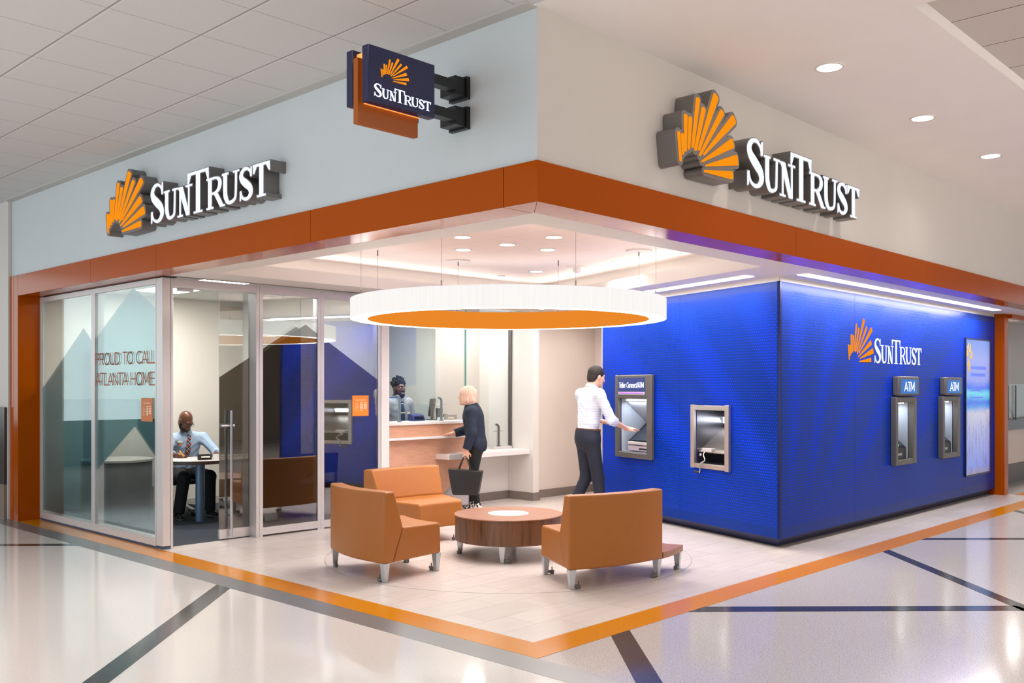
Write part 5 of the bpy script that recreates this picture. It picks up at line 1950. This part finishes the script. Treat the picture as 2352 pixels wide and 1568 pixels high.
    def hemcut(self, F, hem):
        r = .27
        p = self.J['pelvis']
        F.plane((0, 0, hem), (0, 0, -1), (p[0] - r, p[1] - r, F.lo[2]), (p[0] + r, p[1] + r, hem))

    def trousers(self, name, m, g, dims, top, ankle=.05, k=.05, waist=.82, r=(.080, .060, .050), res=.007):
        J = self.J
        F = self.field(res)
        up = self.TB[2]
        F.ell(J['pelvis'] + self.TB[1] * -.01, (dims[2][0] + g, dims[2][1] + g, .15 + g), self.TB, k)
        F.cap(J['pelvis'], J['pelvis'] + up * .16, dims[1][0] * waist + g, dims[1][0] * waist + g, k=k, flat=(self.TB[1], .80))
        for s in 'LR':
            F.cap(J['hip' + s], J['kn' + s], r[0] + g, r[1] + g, k=k)
            v = J['an' + s] - J['kn' + s]
            e = J['an' + s] + v / np.linalg.norm(v) * (.03 - ankle)
            F.cap(J['kn' + s], e, r[1] + g, r[2] + g, k=.03, cut1=True)
        c = J['pelvis']
        F.plane(c + up * top, up, c - A_(.27, .27, .3), c + A_(.27, .13 if J['knL'][1] > .25 else .27, .5))
        return F.build(name, m, self.t)

    def shoes(self, m, sole=None, r=.040):
        J = self.J
        for s in 'LR':
            a = J['an' + s]
            toe = a + J['toe' + s]
            F = Field(np.minimum(a, toe) - .1, np.maximum(a, toe) + .1, .006)
            F.cap(a + A_(0, -.035, -.045), toe, r, r * .86, k=.02)
            F.cap(a + A_(0, -.01, -.02), a + A_(0, 0, .03), .043, .044, k=.03, cut1=True)
            zb = min(a[2] - .085, toe[2] - .04)
            zb = J['sole' + s][2] if 'sole' + s in J else 0.0
            F.plane((0, 0, zb + .001), (0, 0, -1))
            o = F.build('shoe', m, self.t)
            if sole:
                F2 = Field(np.minimum(a, toe) - .1, np.maximum(a, toe) + .1, .006)
                F2.cap(a + A_(0, -.035, -.045), toe, r + .005, r * .86 + .005, k=.02)
                F2.plane((0, 0, zb + .022), (0, 0, 1))
                F2.plane((0, 0, zb + .0005), (0, 0, -1))
                F2.build('sole', sole, o)

    def eyes(self, iris=(40, 26, 20), brow=(25, 20, 18)):
        W = mat('eye_white', (222, 216, 210), .25)
        I = mat('iris_dark', iris, .2)
        for s in (-1, 1):
            e = MB()
            c = self.H(s * .031, .0815, .003)
            e.sphere(c, .0108, 12)
            eo = e.build('eye', W, self.t, smooth=180, world=False)
            MB().sphere(self.H(s * .031, .0868, .001), .0066, 10).build('iris', I, eo, smooth=180, world=False)
            b = MB().tube(cr([self.H(s * .014, .0955, .024), self.H(s * .032, .0945, .030), self.H(s * .050, .082, .024)], 4), .0042, 6)
            b.build('eyebrow', mat('brow_%d' % brow[0], brow, .8), self.t, smooth=60, world=False)


SK_dark = mat('skin_deep_brown', (92, 58, 42), .42)
SK_brown = mat('skin_warm_brown', (100, 60, 40), .34)
SK_light = mat('skin_light', (226, 172, 146), .45)


def plaid_white(name, base, line, p1, rough=.8):
    m = mat(name, base, rough)
    g = NG(m)
    x, y, z, pos = g.objcoords()
    f = g.math('MAXIMUM', g.line(x, p1, 0, p1 * .35), g.line(z, p1, 0, p1 * .35))
    g.color(g.mix(g.math('MULTIPLY', f, .5), lin(base), lin(line)))
    return m


# ---- seated bald man in the office
J = dict(head=(.06, .15, 1.195), face=(-.34, .74, -.66), up=(-.25, .62, .80), neck=(.01, .03, 1.025), pelvis=(0, -.04, .545),
         shL=(-.19, .05, .965), shR=(.19, .05, .965), elL=(-.31, .23, .775), elR=(.33, .20, .775), wrL=(-.20, .47, .782), wrR=(.255, .45, .785),
         hipL=(-.095, -.02, .52), hipR=(.095, -.02, .52), knL=(-.15, .40, .50), knR=(.17, .40, .50), anL=(-.17, .36, .085), anR=(.23, .40, .085),
         toeL=(-.02, .155, -.05), toeR=(.03, .155, -.05))
P1 = Person('person', 'bald man in pale blue shirt and plaid tie writing at the office desk', (1.70, 7.50, 0), radians(172), J,
            (-.50, -.32, 0), (.50, .72, 1.40), SK_brown)
dims = ((.165, .115), (.155, .120), (.165, .12))
P1.body(hands={'L': ((.55, .75, -.18), (-.1, .1, -1), (.25, .2, .25, .35), .2), 'R': ((-.35, .85, -.30), (-.6, -.1, -.8), (.75, .8, .85, .9), .9)}, dims=dims, jaw=1.08)
M_sh = mat('pale_blue_shirt', (158, 178, 200), .75)
_g = NG(M_sh)
_g.bump(_g.noise(_g.objcoords()[3], 9, 3), .5, .03)
P1.shirt('shirt', M_sh, .012, dims, .53, {'L': .62, 'R': .62}, folds=.0025, collar=False)
P1.collar(M_sh)
P1.trousers('trousers', mat('black_trousers', (24, 24, 28), .8), .016, dims, .06, .02)
P1.shoes(mat('black_shoe', (26, 26, 28), .4), mat('pale_sole', (150, 146, 140), .6))
for s in (-1, 1):
    MB().sphere(P1.H(s * .031, .0855, .003), .0135, 12).build('eyelid', SK_brown, P1.t, smooth=180, world=False)
    MB().tube(cr([P1.H(s * .014, .0965, .022), P1.H(s * .032, .0955, .028), P1.H(s * .050, .083, .022)], 4), .0042, 6).build('eyebrow', mat('brow_25', (25, 20, 18), .8), P1.t, smooth=60, world=False)
F = Field(P1.J['head'] - .2, P1.J['head'] + .2, .005)
B = P1.HB()
F.ell(P1.H(0, .052, -.092), (.058, .052, .044), B, .015)
F.ell(P1.H(.055, .02, -.055), (.016, .028, .045), B, .03)
F.ell(P1.H(-.055, .02, -.055), (.016, .028, .045), B, .03)
F.ell(P1.H(0, .103, -.068), (.030, .016, .015), B, .004, 'cut')
F.plane(P1.H(0, 0, -.05), P1.hu * 1.0, P1.H(0, .09, -.05) - .04, P1.H(0, .09, -.05) + .04)
F.build('beard', mat('beard_black', (20, 16, 15), .85), P1.t)
gl = MB()
for s in (-1, 1):
    c = P1.H(s * .032, .108, .0)
    gl.tube([c + P1.hr * .025 * cos(2 * pi * k / 18) + P1.hu * .018 * sin(2 * pi * k / 18) for k in range(19)], .0022, 6)
    gl.tube([P1.H(s * .057, .106, .006), P1.H(s * .080, .0, .004)], .0022, 6)
gl.tube([P1.H(-.008, .112, .004), P1.H(.008, .112, .004)], .0022, 6)
gl.build('glasses', M_black, P1.t, smooth=60, world=False)


def front_strip(P, z0, z1, w0, w1, n, name, m, x0=0.0, x1=0.0, lift=.006, tip=True):
    """cloth strip lying on the front of the shirt"""
    L, R, Lb, Rb = [], [], [], []
    rr = P.TB[0]
    for i in range(n + 1):
        t = i / n
        z = z0 + (z1 - z0) * t
        xx = x0 + (x1 - x0) * t
        w = (w0 + (w1 - w0) * t) / 2
        p = P.sf.surface((xx, .5, z), (0, -1, 0), .003, 300)
        y = p[1] + lift
        L.append((xx - w, y, z))
        R.append((xx + w, y, z))
    if tip:
        L.append((x1 - .002, L[-1][1], z1 - .035))
        R.append((x1 + .002, R[-1][1], z1 - .035))
    k = len(L)
    vs = L + R + [(a, b - .006, c) for a, b, c in L] + [(a, b - .006, c) for a, b, c in R]
    fs = []
    for i in range(k - 1):
        fs += [(i, i + 1, k + i + 1, k + i), (2 * k + i, 3 * k + i, 3 * k + i + 1, 2 * k + i + 1), (i, 2 * k + i, 2 * k + i + 1, i + 1), (k + i, k + i + 1, 3 * k + i + 1, 3 * k + i)]
    return MB().add(vs, fs).build(name, m, P.t, smooth=60, world=False)


M_tie = mat('plaid_tie', (60, 66, 78), .6)
g = NG(M_tie)
x, y, z, pos = g.objcoords()
u1 = g.math('ADD', x, z)
u2 = g.math('SUBTRACT', x, z)
c = g.mix(g.line(u1, .075, 0, .032), lin(46, 54, 66), lin(190, 76, 34))
c = g.mix(g.line(u2, .05, .01, .012), c, lin(28, 32, 40))
c = g.mix(g.line(u1, .075, .03, .006), c, lin(200, 206, 212))
c = g.mix(g.line(u2, .05, .03, .005), c, lin(190, 196, 205))
g.color(c)
front_strip(P1, 1.012, .70, .040, .085, 12, 'tie', M_tie, .012, .035)
pb = P1.sf.surface((.115, .5, .93), (0, -1, 0), .003, 300)
MB().box(.08, .15, pb[1] - .002, pb[1] + .010, .915, .937).build('name_badge', mat('badge_cream', (222, 220, 206), .5), P1.t, world=False)
MB().prism([(.12 + .016 * cos(2 * pi * k / 14), .892 + .016 * sin(2 * pi * k / 14)) for k in range(14)], pb[1] + .002, pb[1] + .010, lambda u, v, d: (u, d, v)).build('pin', mat('orange_pin', (226, 112, 24), .5), P1.t, world=False)
# marker held in the right hand
wR = P1.J['wrR']
mk = thing('marker_pen', 'orange yellow marker pen held in the hand of the seated man', 'pen', (1.70, 7.50, 0), radians(172))
MB().tube([wR + A_(-.045, .075, -.025), wR + A_(.005, .055, .055)], .009, 10).build('barrel', mat('marker_yellow', (244, 166, 56), .4), mk, smooth=50, world=False)
MB().tube([wR + A_(-.056, .080, -.037), wR + A_(-.045, .075, -.025)], .004, 8).build('tip', M_dark, mk, smooth=50, world=False)

# ---- bearded teller
J = dict(head=(.0, .03, 1.60), face=(.0, .99, -.03), up=(0, .05, 1), neck=(0, -.01, 1.445), pelvis=(0, 0, .95),
         shL=(-.20, -.01, 1.39), shR=(.20, -.01, 1.39), elL=(-.26, .02, 1.10), elR=(.26, .02, 1.10), wrL=(-.17, .24, 1.06), wrR=(.17, .24, 1.06),
         hipL=(-.09, 0, .91), hipR=(.09, 0, .91), knL=(-.10, .03, .49), knR=(.10, .03, .49), anL=(-.11, -.02, .085), anR=(.11, -.02, .085),
         toeL=(-.02, .16, -.05), toeR=(.02, .16, -.05))
P2 = Person('person', 'smiling bearded man with curly hair in grey shirt behind the teller counter', (4.23, 6.40, 0), radians(178), J,
            (-.44, -.28, 0), (.44, .48, 1.80), SK_dark)
dims = ((.170, .115), (.15, .112), (.16, .12))
P2.body(hands={'L': ((.3, .9, -.1), (0, .1, -1), (.3, .3, .3, .3), .3), 'R': ((-.3, .9, -.1), (0, .1, -1), (.3, .3, .3, .3), .3)}, dims=dims, jaw=1.05)
M_chk = plaid_white('grey_check_shirt', (150, 156, 168), (96, 104, 122), .016)
P2.shirt('shirt', M_chk, .012, dims, .98, {'L': .08, 'R': .08}, folds=.0015, collar=False)
P2.collar(M_chk)
P2.trousers('trousers', MATS['black_trousers'], .008, dims, .08, .02)
P2.shoes(MATS['black_shoe'])
P2.eyes()
front_strip(P2, 1.41, 1.03, .045, .090, 12, 'tie', mat('navy_tie', (32, 52, 92), .6))
pb = P2.sf.surface((-.10, .5, 1.25), (0, -1, 0), .003, 300)
MB().box(-.145, -.06, pb[1] - .004, pb[1] + .010, 1.24, 1.268).build('name_badge', MATS['badge_cream'], P2.t, world=False)
pb = P2.sf.surface((0.01, .5, 1.25), (0, -1, 0), .003, 300)
MB().box(-.035, .045, pb[1] + .006, pb[1] + .012, 1.25, 1.265).build('tie_clip', MATS['badge_cream'], P2.t, world=False)
F = Field(P2.J['head'] - .22, P2.J['head'] + .24, .005)
B = P2.HB()
F.ell(P2.H(0, -.022, .052), (.088, .098, .088), B, .02)
rnd = random.Random(5)
for k in range(230):
    th, ph = rnd.uniform(0, 2 * pi), rnd.uniform(-.15, 1) * pi / 2
    d = P2.hr * cos(th) * cos(ph) + P2.hf * sin(th) * cos(ph) + P2.hu * sin(ph)
    c0 = P2.H(0, -.022, .05) + d * .082
    F.cap(c0, c0 + (d + A_(rnd.uniform(-.3, .3), rnd.uniform(-.3, .3), rnd.uniform(-.1, .4))) * rnd.uniform(.012, .034), .009, .004, k=.006)
F.ell(P2.H(0, .115, -.01), (.068, .075, .072), B, .01, 'cut')
F.plane(P2.H(0, -.02, -.055), -P2.hu)
F.build('hair', mat('hair_black', (14, 13, 14), .9), P2.t)
F = Field(P2.J['head'] - .2, P2.J['head'] + .2, .005)
F.ell(P2.H(0, .052, -.096), (.058, .054, .048), B, .015)
F.ell(P2.H(.056, .02, -.055), (.016, .030, .050), B, .03)
F.ell(P2.H(-.056, .02, -.055), (.016, .030, .050), B, .03)
F.cap(P2.H(-.028, .098, -.056), P2.H(.028, .098, -.056), .008, k=.01)
F.ell(P2.H(0, .108, -.072), (.032, .020, .013), B, .004, 'cut')
F.build('beard', MATS['beard_black'], P2.t)
MB().tube(cr([P2.H(-.024, .092, -.066), P2.H(0, .1015, -.074), P2.H(.024, .092, -.066)], 4), .0058, 8).build('teeth', mat('teeth_white', (236, 232, 224), .3), P2.t, smooth=60, world=False)

# ---- woman at the counter
J = dict(head=(.0, .065, 1.495), face=(.05, 1, .02), up=(0, .05, 1), neck=(0, .0, 1.345), pelvis=(0, -.055, .865),
         shL=(-.165, -.01, 1.285), shR=(.165, .0, 1.285), elL=(-.225, -.035, 1.03), elR=(.215, .06, 1.055), wrL=(-.225, .035, .80), wrR=(.13, .275, .995),
         hipL=(-.085, -.055, .83), hipR=(.085, -.055, .83), knL=(-.085, -.03, .455), knR=(.085, .0, .455), anL=(-.085, -.085, .080), anR=(.095, .02, .080),
         toeL=(-.01, .150, -.048), toeR=(.01, .150, -.048))
P3 = Person('person', 'woman with pale blonde bob in navy blazer and black trousers standing at the teller counter', (4.42, 5.115, 0), radians(36), J,
            (-.36, -.34, 0), (.36, .58, 1.70), SK_light)
dims = ((.142, .116), (.126, .114), (.150, .114))
P3.body(hands={'L': ((0, .12, -1), (.5, .2, -.1), (.95, .95, .95, .95), .7), 'R': ((-.05, 1, -.12), (-.1, .0, -1), (.12, .12, .15, .2), .2)}, dims=dims, jaw=.92)
M_blz = mat('navy_blazer', (28, 38, 58), .8)
P3.shirt('blazer', M_blz, .021, dims, .775, {'L': .93, 'R': .90}, folds=.001)
P3.collar(M_blz)
P3.trousers('trousers', mat('black_trouser_knit', (20, 20, 22), .8), .0, ((.14, .11), (.122, .106), (.138, .100)), .10, .02, r=(.082, .056, .036))
P3.shoes(mat('black_white_sneaker', (60, 58, 58), .6), mat('white_sole', (226, 222, 216), .6), .036)
_g = NG(MATS['black_white_sneaker'])
_g.color(_g.ramp(_g.noise(_g.objcoords()[3], 34, 2), [(.46, lin(24, 24, 26)), (.54, lin(228, 222, 214))]))
P3.eyes((60, 70, 80), (170, 130, 100))
F = Field(P3.J['head'] - .24, P3.J['head'] + .22, .005)
B = P3.HB()
F.ell(P3.H(0, -.018, .026), (.100, .116, .108), B, .03)
F.ell(P3.H(0, -.026, -.060), (.112, .108, .105), B, .03)
F.ell(P3.H(0, .128, -.070), (.070, .082, .098), B, .012, 'cut')
F.cap(P3.H(0, -.01, -.06), P3.H(0, -.005, -.22), .062, .085, k=.01, op='cut')
F.plane(P3.H(0, -.03, -.118), -P3.hu + P3.hf * .15)
zz = np.meshgrid(F.ax[0], F.ax[1], F.ax[2], indexing='ij')
F.f += (.0016 * np.sin(zz[1] * 150 + zz[2] * 25) + .0016 * np.sin(zz[0] * 150 + zz[2] * 25)).astype(np.float32)
M_hb = mat('hair_pale_blonde', (232, 196, 174), .45)
_g = NG(M_hb)
_g.color(_g.ramp(_g.noise(_g.scalevec(_g.objcoords()[3], (60, 60, 5)), 1.6, 4, .6), [(.35, lin(196, 146, 122)), (.62, lin(238, 204, 182))]))
F.build('hair', M_hb, P3.t)
MB().tube(cr([P3.H(-.018, .0965, -.072), P3.H(0, .1005, -.075), P3.H(.018, .0965, -.072)], 4), .0040, 8).build('lips', mat('lip_rose', (176, 96, 88), .4), P3.t, smooth=60, world=False)
bz = MB()
for zz_ in (.98, 1.06):
    p = P3.sf.surface((.015, .5, zz_), (0, -1, 0), .003, 300)
    bz.sphere((.015, p[1] + .002, zz_), .010, 8)
bz.build('buttons', mat('bronze_button', (120, 96, 60), .35, .8), P3.t, smooth=180, world=False)
# tote bag hanging from her left hand
hx, hy, hz = -.225, .05, .72
bag = thing('tote_bag', 'black leather tote bag hanging from the left hand of the woman in the blazer', 'bag', (4.42, 5.115, 0), radians(36))
M_bag = leather('black_bag_leather', (24, 22, 22))
vs, fs = [], []
for z, hw, th in ((.235, .155, .055), (.26, .168, .065), (.42, .198, .070), (.555, .222, .060)):
    for sx, sy in ((-1, -1), (1, -1), (1, 1), (-1, 1)):
        sag = .012 if (z > .5) else 0
        vs.append((hx - .012 + sx * th, hy + sy * hw - .01, z + (sag * (1 if sy > 0 else -1))))
for i in range(3):
    for j in range(4):
        fs.append((i * 4 + j, i * 4 + (j + 1) % 4, i * 4 + 4 + (j + 1) % 4, i * 4 + 4 + j))
fs += [(3, 2, 1, 0), (12, 13, 14, 15)]
MB().add(vs, fs).build('bag_body', M_bag, bag, bevel=(.012, 3), world=False)
for sx in (-1, 1):
    MB().tube(cr([(hx - .012 + sx * .05, hy - .095, .53), (hx - .012 + sx * .035, hy - .05, .64), (hx - .004 + sx * .010, hy - .012, hz), (hx - .004 + sx * .010, hy + .012, hz), (hx - .012 + sx * .035, hy + .05, .64), (hx - .012 + sx * .05, hy + .085, .54)], 6), .0065, 8).build('handle', M_bag, bag, smooth=60, world=False)

# ---- man walking to the teller machine
J = dict(head=(.0, .10, 1.735), face=(.02, 1, -.22), up=(0, .22, 1), neck=(0, .02, 1.58), pelvis=(0, -.02, 1.02),
         shL=(-.21, .01, 1.52), shR=(.21, .01, 1.52), elL=(-.27, .10, 1.24), elR=(.27, .14, 1.22), wrL=(-.16, .34, 1.18), wrR=(.20, .40, 1.11),
         hipL=(-.095, -.02, .97), hipR=(.095, -.02, .97), knL=(-.10, .02, .53), knR=(.10, .06, .53), anL=(-.13, -.20, .095), anR=(.12, .10, .085),
         toeL=(-.02, .155, -.055), toeR=(.02, .16, -.05))
P4 = Person('person', 'dark haired man in white striped shirt reaching into the machine in the blue wall', (4.66, 3.36, 0), radians(-20 - 90), J,
            (-.46, -.42, 0), (.46, .64, 1.94), SK_light)
dims = ((.168, .118), (.150, .112), (.158, .122))
P4.body(hands={'L': ((.2, 1, -.05), (.1, 0, -1), (.3, .3, .35, .4), .3), 'R': ((0, 1, .02), (-.3, 0, -1), (.15, .25, .3, .4), .3)}, dims=dims)
M_ws = mat('white_striped_shirt', (216, 222, 236), .7)
g = NG(M_ws)
x, y, z, pos = g.objcoords()
g.color(g.mix(g.math('MULTIPLY', g.line(z, .03, 0, .010), .35), lin(222, 226, 238), lin(160, 176, 210)))
P4.shirt('shirt', M_ws, .012, dims, 1.075, {'L': .25, 'R': .25}, folds=.002, collar=False)
P4.collar(M_ws)
P4.trousers('trousers', mat('navy_trousers', (24, 28, 44), .8), .006, dims, .085, .02, waist=1.07, r=(.088, .066, .056))
P4.shoes(MATS['black_shoe'])
P4.eyes()
F = P4.field(.006)
F.cap(P4.J['pelvis'] + P4.TB[2] * .065, P4.J['pelvis'] + P4.TB[2] * .095, .172, .172, k=.0, cut0=True, cut1=True, flat=(P4.TB[1], .80))
F.build('belt', mat('brown_belt', (92, 52, 34), .5), P4.t)
F = Field(P4.J['head'] - .2, P4.J['head'] + .2, .005)
B = P4.HB()
F.ell(P4.H(0, -.018, .034), (.083, .104, .098), B, .02)
F.ell(P4.H(0, -.055, -.03), (.070, .060, .070), B, .02)
F.ell(P4.H(0, .112, -.02), (.075, .075, .085), B, .01, 'cut')
F.plane(P4.H(0, -.09, -.085), -P4.hu)
F.build('hair', mat('hair_dark_brown', (40, 30, 26), .7), P4.t)
